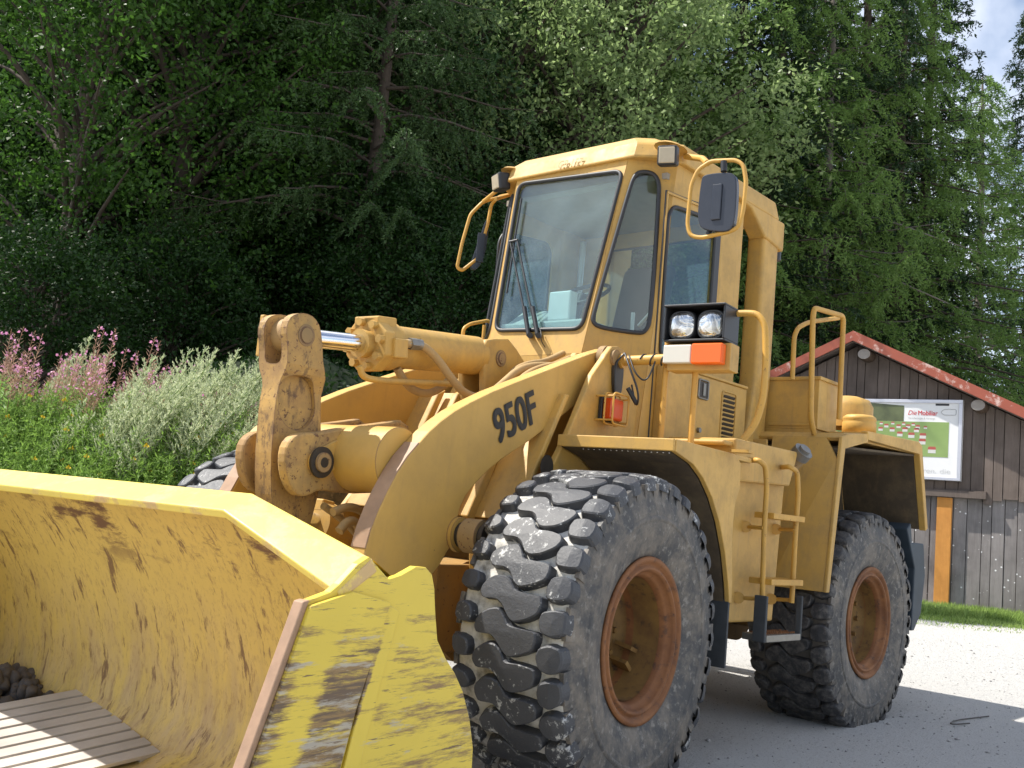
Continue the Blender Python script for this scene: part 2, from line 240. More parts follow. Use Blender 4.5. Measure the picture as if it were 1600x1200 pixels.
# ------------------------------------------------------------------ mesh building
class MB:
    def __init__(s): s.v=[]; s.f=[]; s.m=[]; s.sm=[]
    def add(s,vs,fs,mi=0,smooth=False):
        o=len(s.v); s.v+= [tuple(v) for v in vs]; s.f+=[tuple(i+o for i in f) for f in fs]; s.m+=[mi]*len(fs); s.sm+=[smooth]*len(fs); return s
    def box(s,a,b,mi=0):
        x0,y0,z0=[min(p,q) for p,q in zip(a,b)]; x1,y1,z1=[max(p,q) for p,q in zip(a,b)]
        return s.add([(x0,y0,z0),(x1,y0,z0),(x1,y1,z0),(x0,y1,z0),(x0,y0,z1),(x1,y0,z1),(x1,y1,z1),(x0,y1,z1)],[(0,3,2,1),(4,5,6,7),(0,1,5,4),(1,2,6,5),(2,3,7,6),(3,0,4,7)],mi)
    def obox(s,c,sx,sy,sz,X,Z,mi=0):
        c=Vector(c); X=Vector(X).normalized(); Z=Vector(Z); Z=(Z-X*Z.dot(X)).normalized(); Y=Z.cross(X)
        vs=[c+X*(i*sx/2)+Y*(j*sy/2)+Z*(k*sz/2) for k in(-1,1) for j in(-1,1) for i in(-1,1)]
        return s.add(vs,[(0,2,3,1),(4,5,7,6),(0,1,5,4),(1,3,7,5),(3,2,6,7),(2,0,4,6)],mi)
    def extr(s,pts,d,holes=(),mi=0):
        """pts: 3D outline (planar), extruded by vector d, with holes"""
        bm=bmesh.new(); loops=[]
        for lp in [pts]+list(holes):
            vs=[bm.verts.new(Vector(p)) for p in lp]; loops.append([v for v in vs])
            for i in range(len(vs)): bm.edges.new((vs[i],vs[(i+1)%len(vs)]))
        if holes: bmesh.ops.triangle_fill(bm,use_beauty=True,use_dissolve=False,edges=bm.edges[:])
        else: bm.faces.new(bm.verts[:])
        bm.verts.index_update(); base=[v.co.copy() for v in bm.verts]; fs=[tuple(v.index for v in f.verts) for f in bm.faces]; n=len(base); bm.free()
        nn=Vector((0,0,0)); P=[Vector(p) for p in pts]
        for i in range(len(P)): nn+=P[i].cross(P[(i+1)%len(P)])
        d=Vector(d); flip=nn.dot(d)>0
        top=[p+d for p in base]; F=[]
        for f in fs:
            fn=(base[f[1]]-base[f[0]]).cross(base[f[2]]-base[f[0]])
            if len(f)>3:
                fn=Vector((0,0,0))
                for i in range(len(f)): fn+=base[f[i]].cross(base[f[(i+1)%len(f)]])
            g=f if fn.dot(d)<0 else f[::-1]
            F.append(g); F.append(tuple(i+n for i in g[::-1]))
        k=0
        for li,lp in enumerate([pts]+list(holes)):
            m_=len(lp)
            a2=Vector((0,0,0)); Q=[Vector(p) for p in lp]
            for i in range(m_): a2+=Q[i].cross(Q[(i+1)%m_])
            ccw=a2.dot(d)>0
            if li>0: ccw=not ccw
            for i in range(m_):
                a,b=k+i,k+(i+1)%m_; F.append((a,b,b+n,a+n) if ccw else (b,a,a+n,b+n))
            k+=m_
        return s.add(base+top,F,mi)
    def plate(s,xzp,y0,y1,holes=(),mi=0):
        return s.extr([(x,y0,z) for x,z in xzp],(0,y1-y0,0),[[(x,y0,z) for x,z in h] for h in holes],mi)
    def tube(s,path,r,n=10,closed=False,mi=0,smooth=True,caps=True):
        P=[Vector(p) for p in path]; m_=len(P); rs=r if isinstance(r,(list,tuple)) else [r]*m_
        T=[]
        for i in range(m_):
            a=P[(i-1)%m_] if (closed or i>0) else P[i]; b=P[(i+1)%m_] if (closed or i<m_-1) else P[i]
            T.append((b-a).normalized())
        u=T[0].orthogonal().normalized(); vs=[]; fs=[]
        for i in range(m_):
            u=(u-T[i]*u.dot(T[i])).normalized(); w=T[i].cross(u)
            for k in range(n): a=2*pi*k/n; vs.append(P[i]+(u*cos(a)+w*sin(a))*rs[i])
        for i in range(m_ if closed else m_-1):
            j=(i+1)%m_; off=0
            if closed and j==0:
                best=1e9
                for o in range(n):
                    dd=(vs[i*n]-vs[o]).length
                    if dd<best: best=dd; off=o
            for k in range(n): fs.append((i*n+k,i*n+(k+1)%n,j*n+(k+1+off)%n,j*n+(k+off)%n))
        s.add(vs,fs,mi,smooth)
        if caps and not closed:
            s.add(vs[:n],[tuple(range(n))[::-1]],mi); s.add(vs[-n:],[tuple(range(n))],mi)
        return s
    def cyl(s,a,b,r,n=24,mi=0,r2=None): return s.tube([a,b],[r,r if r2 is None else r2],n,mi=mi)
    def lathe(s,prof,c,n=64,mi=0,axis='y',smooth=True,sgn=1):
        """prof list (r,v): ring radius, axial offset"""
        c=Vector(c); vs=[]; fs=[]
        for r,v in prof:
            for k in range(n):
                a=2*pi*k/n
                vs.append(c+(Vector((r*cos(a),v*sgn,r*sin(a))) if axis=='y' else Vector((r*cos(a),r*sin(a),v))))
        for i in range(len(prof)-1):
            for k in range(n):
                q=(i*n+k,i*n+(k+1)%n,(i+1)*n+(k+1)%n,(i+1)*n+k)
                fs.append(q if sgn>0 else q[::-1])
        return s.add(vs,fs,mi,smooth)
    def build(s,name,mats,parent=None,rear=0,bevel=0,seg=2):
        me=bpy.data.meshes.new(name); V=s.v
        if rear: V=[tuple(REAR@Vector(v)) for v in V]
        me.from_pydata(V,[],s.f); 
        if not isinstance(mats,(list,tuple)): mats=[mats]
        for m_ in mats: me.materials.append(m_)
        me.polygons.foreach_set('material_index',s.m); me.polygons.foreach_set('use_smooth',s.sm); me.update()
        o=bpy.data.objects.new(name,me); COL.objects.link(o)
        if parent: o.parent=parent
        if bevel:
            b=o.modifiers.new('bevel','BEVEL'); b.width=bevel; b.segments=seg; b.limit_method='ANGLE'; b.angle_limit=radians(38)
        return o
def chaikin(pts,it=2,closed=True,q=.25):
    P=[Vector(p) for p in pts]
    for _ in range(it):
        o=[] if closed else [P[0]]
        n=len(P)
        for i in range(n if closed else n-1):
            a,b=P[i],P[(i+1)%n]; o+=[a.lerp(b,q),a.lerp(b,1-q)]
        if not closed: o.append(P[-1])
        P=o
    return P
def roundc(pts,r,seg=4,closed=True):
    """round corners of polyline by radius r"""
    P=[Vector(p) for p in pts]; n=len(P); o=[]
    for i in range(n):
        if not closed and i in(0,n-1): o.append(P[i]); continue
        a,b,c=P[i-1],P[i],P[(i+1)%n]; d1=(a-b); d2=(c-b); k=min(r,d1.length*.45,d2.length*.45)
        s,e=b+d1.normalized()*k,b+d2.normalized()*k
        for j in range(seg+1):
            t=j/seg; o.append(s*(1-t)**2+b*(2*t*(1-t))+e*t*t)
    return o
def mkempty(name,loc,rot=(0,0,0)):
    o=bpy.data.objects.new(name,None); COL.objects.link(o); o.location=loc; o.rotation_euler=rot; o.empty_display_size=.2; return o
def tag(o,label=None,cat=None,group=None,kind=None):
    if label:o['label']=label
    if cat:o['category']=cat
    if group:o['group']=group
    if kind:o['kind']=kind
    return o
def textmesh(name,body,mat,origin,u,v,size,ex=.0015,bold=0,shear=0,sx=1,parent=None,rear=0,align='LEFT'):
    cu=bpy.data.curves.new(name,'FONT'); cu.body=body; cu.size=1; cu.extrude=0; cu.shear=shear; cu.align_x=align
    t=bpy.data.objects.new(name,cu); COL.objects.link(t); dg=bpy.context.evaluated_depsgraph_get(); me=bpy.data.meshes.new_from_object(t.evaluated_get(dg)); bpy.data.objects.remove(t)
    u=Vector(u).normalized(); v=Vector(v); v=(v-u*v.dot(u)).normalized(); n=u.cross(v)
    base=[q.co.copy() for q in me.vertices]; fs=[tuple(f.vertices) for f in me.polygons]; mb=MB()
    sh=[(0,0)] if not bold else [(a*bold,b*bold) for a in (-1,-.4,.4,1) for b in (-.6,.6)]
    for i,(a,b) in enumerate(sh):
        O=Vector(origin)+n*(ex+i*.00025); mb.add([O+u*((q.x+a)*size*sx)+v*((q.y+b)*size) for q in base],fs)
    return mb.build(name,mat,parent,rear)
# ================================================================== WHEEL LOADER
LD=tag(mkempty('wheel_loader',(0,0,0)),'big worn yellow articulated wheel loader parked on the gravel beside the wood','wheel loader')
Y=M['yellow']; YA=M['yellow_arm']; YW=M['yellow_worn']
def lugs(mb,R,sgn,c,n=33,phase=0.):
    mid=[(-.176,.046),(-.158,.078),(-.110,.112),(-.059,.118),(-.022,.095),(.017,.042),(.10,.035),(.172,.027),(.182,-.010),(.167,-.058),(.110,-.092),(.042,-.116),(.008,-.103),(-.042,-.042),(-.084,-.016),(-.159,-.018),(-.178,.010)]
    so=[(.192,.058),(.235,.074),(.288,.060),(.297,.0),(.288,-.050),(.235,-.070),(.195,-.058),(.178,0)]
    si=[(-.290,.040),(-.245,.052),(-.205,.034),(-.190,-.012),(-.205,-.052),(-.255,-.056),(-.292,-.030)]
    def surf(v,u,h):
        av=abs(v); drop=0 if av<.2 else (av-.2)**2*2.6
        r=R-.045-drop*.9+h*(1-0*.2); a=u/R
        return (c[0]+r*cos(a),c[1]+sgn*v,c[2]+r*sin(a))
    for i in range(n):
        u0=(i+phase)*2*pi*R/n
        mid_=[(a*.93+.006,b*.88) for a,b in mid]; so_=[(a*1.0-.012 if a<.2 else a,b*.86) for a,b in so]; si_=[(a if a<-.22 else a+.012,b*.86) for a,b in si]
        for poly,du,hh in ((mid_,0,.042),(so_,-.080,.040),(si_,.070,.040)):
            jit=RNG.normal(0,.003,(len(poly),2)); p=[Vector((a+jit[k][0],b+jit[k][1],0)) for k,(a,b) in enumerate(poly)]
            p=chaikin(p,1,True,.18); ctr=sum(p,Vector())/len(p); rings=[]
            for ins,h in ((-.006,-.012),(0,hh*.5),(.003,hh*.86),(.010,hh*1.0)):
                ring=[]
                for q in p:
                    d=(ctr-q); d=d.normalized() if d.length>1e-6 else d; e=q+d*ins; ring.append(surf(e.x,u0+du+e.y,h))
                rings.append(ring)
            k=len(p); vs=[x for r_ in rings for x in r_]; fs=[]
            for a in range(3):
                for b in range(k): fs.append((a*k+b,a*k+(b+1)%k,(a+1)*k+(b+1)%k,(a+1)*k+b))
            if sgn<0: pass
            mb.add(vs,fs,2,False); top=rings[-1]; cc=surf(ctr.x,u0+du+ctr.y,hh*1.04); mb.add(top+[cc],[(b,(b+1)%k,k) for b in range(k)],2,False)
def wheel(cx,side,rear,phase,dark):
    c=(cx,1.075*side-(.17 if side<0 and not rear else 0),.70+(.02 if side<0 and not rear else 0)); R=.79
    t=MB()
    prof=[(.375,.235),(.40,.262),(.44,.275),(.50,.292),(.56,.302),(.62,.300),(.675,.290),(.715,.281),(.728,.270)]
    crown=[(.732,.262),(.738,.22),(.742,.12),(.743,0),(.742,-.12),(.738,-.22),(.732,-.262)]
    t.lathe(prof,c,96,0,sgn=side); t.lathe([prof[-1]]+crown+[(prof[-1][0],-prof[-1][1])],c,96,1,sgn=side); t.lathe([(r,-v) for r,v in prof[::-1]],c,96,0,sgn=side)
    t.lathe([(.565,.3025),(.572,.307),(.585,.3065),(.592,.301)],c,96,0,sgn=side)
    for k in range(52):   # shoulder buttresses that scallop the sidewall edge
        a=2*pi*k/52+phase; r0,r1=.655,.735
        for s2 in (1,-1):
            cc=Vector((c[0]+.70*cos(a),c[1]+side*s2*.279,c[2]+.70*sin(a))); t.obox(cc,.085,.05,.022,(cos(a),0,sin(a)),(0,1,0),0)
    lugs(t,R,side,c,phase=phase)
    w=MB()   # rim & disc
    dz=.10 if rear else .0
    w.lathe([(.30,-.25),(.375,-.25),(.395,-.235),(.39,-.22),(.33,-.2),(.33,.18)],c,72,0,sgn=side)
    w.lathe([(.33,.18),(.352,.215),(.372,.232),(.384,.25),(.396,.262),(.394,.272),(.380,.276),(.368,.270),(.360,.256),(.350,.256),(.345,.268),(.333,.270),(.325,.255),(.318,.235),(.308,.232),(.300,.22),(.292,.19),(.286,-.0+dz),(.270,-.03+dz),(.20,-.045+dz),(.10,-.04+dz),(.0,-.035+dz)],c,72,0,sgn=side)
    wh=w.build('wheel',[M['rust']],LD,rear)
    d=MB(); dd=.03+dz*.6
    d.lathe([(.289,.20),(.2875,.02+dz),(.272,-.022+dz),(.20,-.036+dz),(.15,-.030+dz),(.145,.01+dz*.5),(.12,.03+dz*.5),(.0,.035+dz*.5)],c,72,0,sgn=side)
    for k in range(12):
        a=2*pi*k/12; r=.22; p=Vector((c[0]+r*cos(a),c[1]+side*(-.036+dz),c[2]+r*sin(a))); d.cyl(p,p+Vector((0,side*.03,0)),.016,6)
    if not rear and side>0:
        for da in (-.25,.12):
            a=pi+.55+da; p=Vector((c[0]+.245*cos(a),c[1]+.05,c[2]+.245*sin(a))); d.obox(p,.07,.10,.02,(cos(a),0,sin(a)),(sin(a),.2,-cos(a)))
    d.build('wheel_disc',[M['disc']],wh,rear)
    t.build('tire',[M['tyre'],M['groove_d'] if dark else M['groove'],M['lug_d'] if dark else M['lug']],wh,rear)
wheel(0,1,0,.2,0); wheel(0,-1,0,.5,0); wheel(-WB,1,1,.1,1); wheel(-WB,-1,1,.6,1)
# ---- bucket
def ztop(y):
    a=abs(y); return 1.225 if a<.884 else 1.225-(a-.884)*(.158/.566)
prof=[(2.06,-.03),(1.97,-.10),(1.86,-.22),(1.76,-.36),(1.68,-.52),(1.62,-.69),(1.59,-.84),(1.60,-.96),(1.66,-1.06),(1.78,-1.115),(2.0,-1.13),(2.3,-1.14),(2.56,-1.15)]
ys=[-1.44,-1.3,-1.1,-.884,-.6,-.3,0,.3,.6,.884,1.1,1.3,1.43]
sh=MB(); back=MB()
def pz(y,dz): 
    z0=ztop(y); full=1.225+dz
    f=max(0,1-(-dz)/.5); return full+(z0-1.225)*f
vs=[];fs=[]
for y in ys:
    for x,dz in prof: vs.append((x,y,pz(y,dz)))
k=len(prof)
for i in range(len(ys)-1):
    for j in range(k-1): fs.append((i*k+j,i*k+j+1,(i+1)*k+j+1,(i+1)*k+j))
o_=len(vs); vs2=[(x-.035 if j<9 else x,y,z-.0 if j<7 else z-.03) for (x,y,z),j in zip(vs,[j for _ in ys for j in range(k)])]
bk=MB(); bk.add(vs,[f[::-1] for f in fs],0,True); bk.add(vs2,fs,1,True)
# stiffener ribs behind and hinge ears
for y in (-.75,-.55,.45,.65): bk.plate([(1.60,.62),(1.57,.40),(1.55,.22),(1.38,.16),(1.26,.22),(1.24,.34),(1.34,.52),(1.50,.72)],y,y+.04,mi=1)
for y in (-.12,.10): bk.plate([(1.75,.98),(1.66,.75),(1.60,.55),(1.45,.62),(1.38,.74),(1.42,.86),(1.6,1.02)],y,y+.035,mi=1)
bucket=bk.build('bucket',[M['b_in'],M['b_out']],LD)
lip=MB(); vs=[];fs=[]
for y in [-1.47,-1.2,-.884,0,.884,1.1,1.3,1.466]:
    z=ztop(y); e=max(0,abs(y)-.884)/.58
    for dx,dz in ((2.075,0),(2.19+.02*e,-.064-.036*e),(2.175+.02*e,-.092-.036*e),(2.045,-.040)): vs.append((dx,y,z+dz))
for i in range(7):
    for j in range(4): fs.append((i*4+j,(i+1)*4+j,(i+1)*4+(j+1)%4,i*4+(j+1)%4))
fs+=[(0,1,2,3),(28,31,30,29)]
lip.add(vs,[f[::-1] for f in fs]); lip.build('bucket_lip',M['b_lip'],bucket,bevel=.006)
ed=MB(); ed.extr([(2.5,-1.47,.095),(2.80,-1.47,.075),(2.80,-1.47,.055),(2.5,-1.47,.05)],(0,2.94,0)); ed.build('cutting_edge',M['b_edge'],bucket,bevel=.004)
side=[(2.337,.935),(2.235,.962),(2.20,.985),(2.13,1.045),(2.085,1.068),(2.045,1.04),(1.985,1.00),(1.93,1.012),(1.86,1.04),(1.81,1.038),(1.775,1.015),(1.755,.97),(1.74,.90),(1.712,.80),(1.66,.74),(1.60,.685),(1.545,.62),(1.49,.52),(1.455,.42),(1.446,.30),(1.455,.15),(1.52,.06),(2.66,.045),(2.60,.25),(2.486,.501)]
for s in (1,-1):
    sp=MB(); sp.plate(side,s*1.432,s*1.462)
    spo=sp.build('side_plate',M['b_out'],bucket,bevel=.004)
    rp=MB(); rp.plate([(2.325,.925),(2.155,.965),(1.985,.93),(2.09,.62),(2.17,.30),(2.20,.075),(2.63,.075),(2.57,.26),(2.468,.50)],s*1.4625,s*1.482)
    rp.plate([(2.02,.84),(1.985,.925),(1.93,.90),(2.03,.50),(2.08,.10),(2.16,.10),(2.12,.40)],s*1.4625,s*1.474)
    rp.build('wear_plate',M['b_out'],spo,bevel=.004)
    le=MB(); le.extr([(2.342,s*1.425,.937),(2.490,s*1.425,.50),(2.605,s*1.425,.25),(2.665,s*1.425,.05),(2.645,s*1.425,.05),(2.585,s*1.425,.25),(2.468,s*1.425,.50),(2.318,s*1.425,.942)],(0,s*.042,0)); le.build('side_edge',M['worn'],spo,bevel=.004)
# ---- lift arms
arm_px=[(572,857),(580,828),(592,797),(606,767),(622,737),(638,713),(656,692),(672,674),(690,658),(712,642),(735,629),(770,612),(810,596),(885,567),(922,553),(950,545),(966,549),(974,563),(968,585),(950,598),(926,612),(885,645),(829,688),(784,718),(760,738),(742,757),(728,775),(720,792),(714,815),(711,835),(704,855),(696,868),(686,885)]
armxz=xz(arm_px,.55)
armxz=armxz+[(.80,.78),(.98,.62),(1.18,.42),(1.24,.25),(1.36,.17),(1.48,.24),(1.50,.36),(1.38,.55),(1.16,.80)]
PIN=xz([(715,835)],.55)[0]
for s in (1,-1):
    a=MB(); a.plate(armxz,s*.455,s*.55); a.cyl((PIN[0],s*.55,PIN[1]),(PIN[0],s*.575,PIN[1]),.085)
    arm=a.build('lift_arm',YA,LD,bevel=.008)
    p=MB(); p.cyl((1.36,s*.42,.30),(1.36,s*.60,.30),.09,mi=0); p.build('pin',M['grease'],arm,bevel=.006); p=MB(); p.cyl((PIN[0],s*.575,PIN[1]),(PIN[0],s*.73,PIN[1]),.062); p.cyl((PIN[0],s*.73,PIN[1]),(PIN[0],s*.75,PIN[1]),.078)
    p.build('pin',M['grease'],arm,bevel=.006)
    if s>0:
        O=at(776,694,y=.5525); O2=at(842,656,y=.5525); V1=at(768,640,y=.5525)-at(777,690,y=.5525)
        textmesh('number_decal','950F',M['decal'],O,O2-O,V1,.250,.0015,bold=.030,shear=.0,sx=.80,parent=arm)
for s in (1,-1):
    e=armxz[:7]; q=MB(); d2=[]
    for i,(x,z) in enumerate(e):
        a=e[max(0,i-1)]; b=e[min(len(e)-1,i+1)]; tx,tz=b[0]-a[0],b[1]-a[1]; l=hypot(tx,tz); d2.append((x+abs(tz)/l*.004,z+abs(tx)/l*.004))
    d3=[(x-.012,z-.008) for x,z in d2]
    q.plate(d2+d3[::-1],s*.459,s*.546); q.build('worn_edge',M['worn'],bpy.data.objects['lift_arm' if s>0 else 'lift_arm.001'],bevel=.002)
# cross tube with lever brackets
ct=MB(); t1=at(622,670,y=.45); t2=at(600,782,y=.45); cx_=(t1.x+t2.x)/2-.045; cz_=(t1.z+t2.z)/2+.02
ct.tube([(cx_,-.455,cz_),(cx_,.455,cz_)],.158,48)
ctube=ct.build('cross_tube',YA,LD)
YB=.175
hub=xz([(497,722)],YB)[0]; lk=MB()
brk=xz([(462,680),(478,676),(497,676),(540,668),(590,662),(640,655),(640,700),(600,770),(540,772),(500,765),(484,775),(468,776),(456,764),(448,742),(446,715),(450,694)],YB)
brk=[(p.x,p.z) for p in chaikin([Vector((a,0,b)) for a,b in brk],1)]
for s in (1,-1): lk.plate(brk,s*.115,s*YB)
lk.build('lever_bracket',YW,ctube,bevel=.012)
for s in(1,-1):
    pn=MB(); pn.tube([(hub[0],s*YB,hub[1]),(hub[0],s*(YB+.028),hub[1])],.066,28); pn.build('pivot_pin',M['pin'],ctube,bevel=.004)
    pn=MB(); pn.plate([(p.x,p.z) for p in chaikin([Vector((a,0,b)) for a,b in xz([(478,728),(482,708),(500,700),(524,686),(538,690),(540,712),(512,742),(490,744)],YB)],2)],s*(YB+.001),s*(YB+.016)); pn.build('keeper_plate',YA,ctube,bevel=.004)
    b_=xz([(527,707)],YB)[0]; pn=MB(); pn.cyl((b_[0],s*(YB+.016),b_[1]),(b_[0],s*(YB+.04),b_[1]),.024,6); pn.build('bolt',M['pin'],ctube,bevel=.003)
    gr=MB(); gr.tube([(hub[0],s*(YB+.0165),hub[1]),(hub[0],s*(YB+.030),hub[1])],.072,28); gr.build('grease_seal',M['grease'],ctube,bevel=.006)
    gr=MB(); gr.tube([(hub[0],s*(YB+.03),hub[1]),(hub[0],s*(YB+.042),hub[1])],.046,28); gr.build('pin_end',M['pin'],ctube,bevel=.005)
    gr=MB(); gr.tube([(hub[0],s*(YB+.042),hub[1]),(hub[0],s*(YB+.044),hub[1])],.024,20); gr.build('pin_hole_shade',M['grease'],ctube)  # dark cap stands for the shade down the pin's bore
# ---- tilt lever (bell crank)
lev_px=[(478,489),(492,496),(501,512),(504,540),(506,570),(504,603),(501,628),(501,670),(503,720),(500,760),(490,800),(480,835),(440,835),(424,790),(423,720),(427,668),(430,632),(436,599),(449,570),(450,540),(447,515),(452,497),(463,490)]
core=[(503,560),(506,570),(504,603),(501,628),(501,670),(503,720),(500,760),(490,800),(480,835),(440,835),(424,790),(423,720),(427,668),(430,632),(436,599),(449,572),(470,562)]
pocket=[(446,600),(462,585),(484,590),(491,605),(494,640),(484,668),(450,674),(436,655),(440,625)]
top_px=[(449,570),(450,540),(447,515),(452,497),(463,490),(478,489),(492,496),(501,512),(504,540),(505,570)]
low_px=[(504,603),(501,628),(501,670),(503,720),(500,760),(490,800),(480,835),(440,835),(424,790),(423,720),(427,668),(430,632),(436,599)]
out_=xz(top_px,.098)+xz(low_px,.055); out_=[(p.x,p.z) for p in chaikin([Vector((a,0,b)) for a,b in out_],1)]
lv=MB(); lv.plate(out_,-.098,.098)
bm=bmesh.new(); vv=[bm.verts.new(v) for v in lv.v]
for f in lv.f: bm.faces.new([vv[i] for i in f])
zA=at(440,604,y=.06).z; zB=at(449,566,y=.095).z
for zc in (zA,zA+(zB-zA)*.35,zA+(zB-zA)*.7,zB): bmesh.ops.bisect_plane(bm,geom=bm.verts[:]+bm.edges[:]+bm.faces[:],plane_co=(0,0,zc),plane_no=(0,0,1))
for v in bm.verts:
    q=min(1,max(0,(v.co.z-zA)/(zB-zA))); v.co.y=(1 if v.co.y>0 else -1)*(.055+.043*q*q*(3-2*q))
bmesh.ops.recalc_face_normals(bm,faces=bm.faces[:])
me=bpy.data.meshes.new('tilt_lever'); bm.to_mesh(me); bm.free(); lever=bpy.data.objects.new('tilt_lever',me); COL.objects.link(lever)
cuts=[]
zs=zB-.005; c=MB(); slot=[(-.056,2.4),(-.056,zs+.03),(-.045,zs+.008),(-.025,zs),(.025,zs),(.045,zs+.008),(.056,zs+.03),(.056,2.4)]; c.extr([(.8,y,z) for y,z in slot],(.8,0,0)); cuts.append(c.build('cut',[]))
hp=[(p.x,p.z) for p in chaikin([Vector((a,0,b)) for a,b in xz([(442,589),(459,585),(480,591),(489,604),(493,637),(488,657),(472,673),(453,671),(437,652),(435,628),(437,602)],.055)],2)]
for s_ in (1,-1): c=MB(); c.plate(hp,s_*.034,s_*.2); cuts.append(c.build('cut',[]))
for c in cuts:
    bmm=bmesh.new(); bmm.from_mesh(c.data); bmesh.ops.recalc_face_normals(bmm,faces=bmm.faces[:]); bmm.to_mesh(c.data); bmm.free()
    md=lever.modifiers.new('b','BOOLEAN'); md.operation='DIFFERENCE'; md.solver='EXACT'; md.object=c
md=lever.modifiers.new('bevel','BEVEL'); md.width=.009; md.segments=3; md.limit_method='ANGLE'; md.angle_limit=radians(42)
bpy.context.view_layer.update(); me2=bpy.data.meshes.new_from_object(lever.evaluated_get(bpy.context.evaluated_depsgraph_get())); lever.modifiers.clear(); lever.data=me2; me2.name='tilt_lever'
for c in cuts: bpy.data.objects.remove(c)
me2.materials.clear(); me2.materials.append(YW); lever.parent=LD
P1=xz([(478,524)],.095)[0]
pp=MB(); pp.cyl((P1[0],-.135,P1[1]),(P1[0],.106,P1[1]),.037,24); pp.cyl((P1[0],.0985,P1[1]),(P1[0],.1005,P1[1]),.052,24)
pp.build('pin',M['pin'],lever,bevel=.004)
lp=MB(); lp.obox((P1[0]+.02,-.150,P1[1]-.005),.09,.028,.20,(1,0,0),(0,0,1)); lp.build('pin_keeper',Y,lever,bevel=.006)
# ---- tilt cylinder
P2=Vector((-.48,0,2.16)); A1=Vector((P1[0],0,P1[1])); ax=(P2-A1).normalized(); up=Vector((0,0,1)); up=(up-ax*up.dot(ax)).normalized(); sd=Vector((0,1,0))
L1=(P2-A1).length
cy=MB(); H0=.47
cy.cyl(A1+ax*(H0+.14),P2-ax*.27,.112,40); cy.cyl(P2-ax*.275,P2-ax*.20,.105,40,r2=.09); cy.obox(P2-ax*.14,.20,.085,.16,ax,up)
cy.cyl(P2-sd*.045,P2+sd*.045,.075,28)
tc_=cy.build('tilt_cylinder',Y,LD,bevel=.005)
hd=MB(); hd.cyl(A1+ax*(H0-.02),A1+ax*(H0+.03),.072,32)
oct_=[(cos(a)*.150,sin(a)*.150) for a in [pi/8+k*pi/4 for k in range(8)]]
hd.extr([A1+ax*(H0+.03)+sd*a+up*b for a,b in oct_],ax*.075); hd.cyl(A1+ax*(H0+.1051),A1+ax*(H0+.20),.128,40)
hd.obox(A1+ax*(H0+.10)+up*.10,.14,.17,.085,ax,up); hd.obox(A1+ax*(H0+.13)+sd*.12-up*.02,.10,.08,.10,ax,up)
hd.build('cylinder_head',Y,tc_,bevel=.008)
for k in range(8):
    a=k*pi/4+.2; p=A1+ax*(H0+.03)+sd*cos(a)*.115+up*sin(a)*.115; b_=MB(); b_.cyl(p-ax*.032,p,.022,6); b_.build('bolt',Y,tc_,bevel=.003)
rd=MB(); rd.cyl(A1+ax*.05,A1+ax*(H0+.02),.046,32); rd.build('piston_rod',M['chrome'],tc_)
re_=MB(); re_.cyl(A1-sd*.060,A1+sd*.060,.082,32); re_.cyl(A1+ax*.06,A1+ax*.11,.055,24); re_.build('rod_eye',M['pin'],tc_,bevel=.005)
def hose(pxs,ys,r,name='hose',parent=tc_,mat=None,n=10):
    P=[at(a,b,y=y) for (a,b),y in zip(pxs,ys)]; P=chaikin(P,3,closed=False); q=MB(); q.tube(P,r,n); return q.build(name,mat or M['hose'],parent)
hose([(622,537),(645,537),(663,541),(684,561),(706,593),(727,617),(757,623),(784,601),(810,577),(836,571),(862,572)],[.12,.14,.15,.17,.20,.22,.25,.28,.30,.30,.30],.023)
f_=MB(); f_.tube([at(618,537,y=.11),at(640,537,y=.135)],.024,8); f_.tube([at(640,537,y=.135),at(652,538,y=.142)],.033,6); f_.tube([at(652,538,y=.142),at(658,539,y=.148)],.029,10); f_.build('hose_fitting',M['steel'],tc_,bevel=.002)
hose([(562,572),(566,588),(584,594),(640,597),(690,599),(715,600)],[.10]*6,.017,'oil_pipe',mat=Y)
hose([(620,575),(634,600),(650,612),(670,616),(692,605),(705,590)],[.02]*6,.022)
hose([(800,612),(815,590),(840,575),(870,570),(890,560)],[.36]*5,.02); hose([(790,605),(800,580),(825,568),(850,566),(880,552)],[.2]*5,.02)
hose([(520,800),(545,790),(570,800),(590,830),(600,860)],[.25]*5,.02); hose([(505,790),(540,815),(570,850),(575,880)],[.15]*4,.018); hose([(530,830),(545,812),(560,818),(565,850)],[.3]*4,.022)
# rear bracket of tilt cylinder
bxz=xz([(757,539),(762,531),(772,529),(795,529),(808,545),(822,568),(838,600),(838,630),(757,630)],.10)
bb=MB()
for s in(1,-1): bb.plate(bxz,s*.055,s*.10)
brkt=bb.build('cylinder_bracket',Y,LD,bevel=.012)
q=xz([(782,560)],.10)[0]; pq=MB()
pq.cyl((q[0],-.12,q[1]),(q[0],.115,q[1]),.032,24); pq.cyl((q[0],.1,q[1]),(q[0],.108,q[1]),.048,24); pq.build('pin',M['pin'],brkt,bevel=.004)
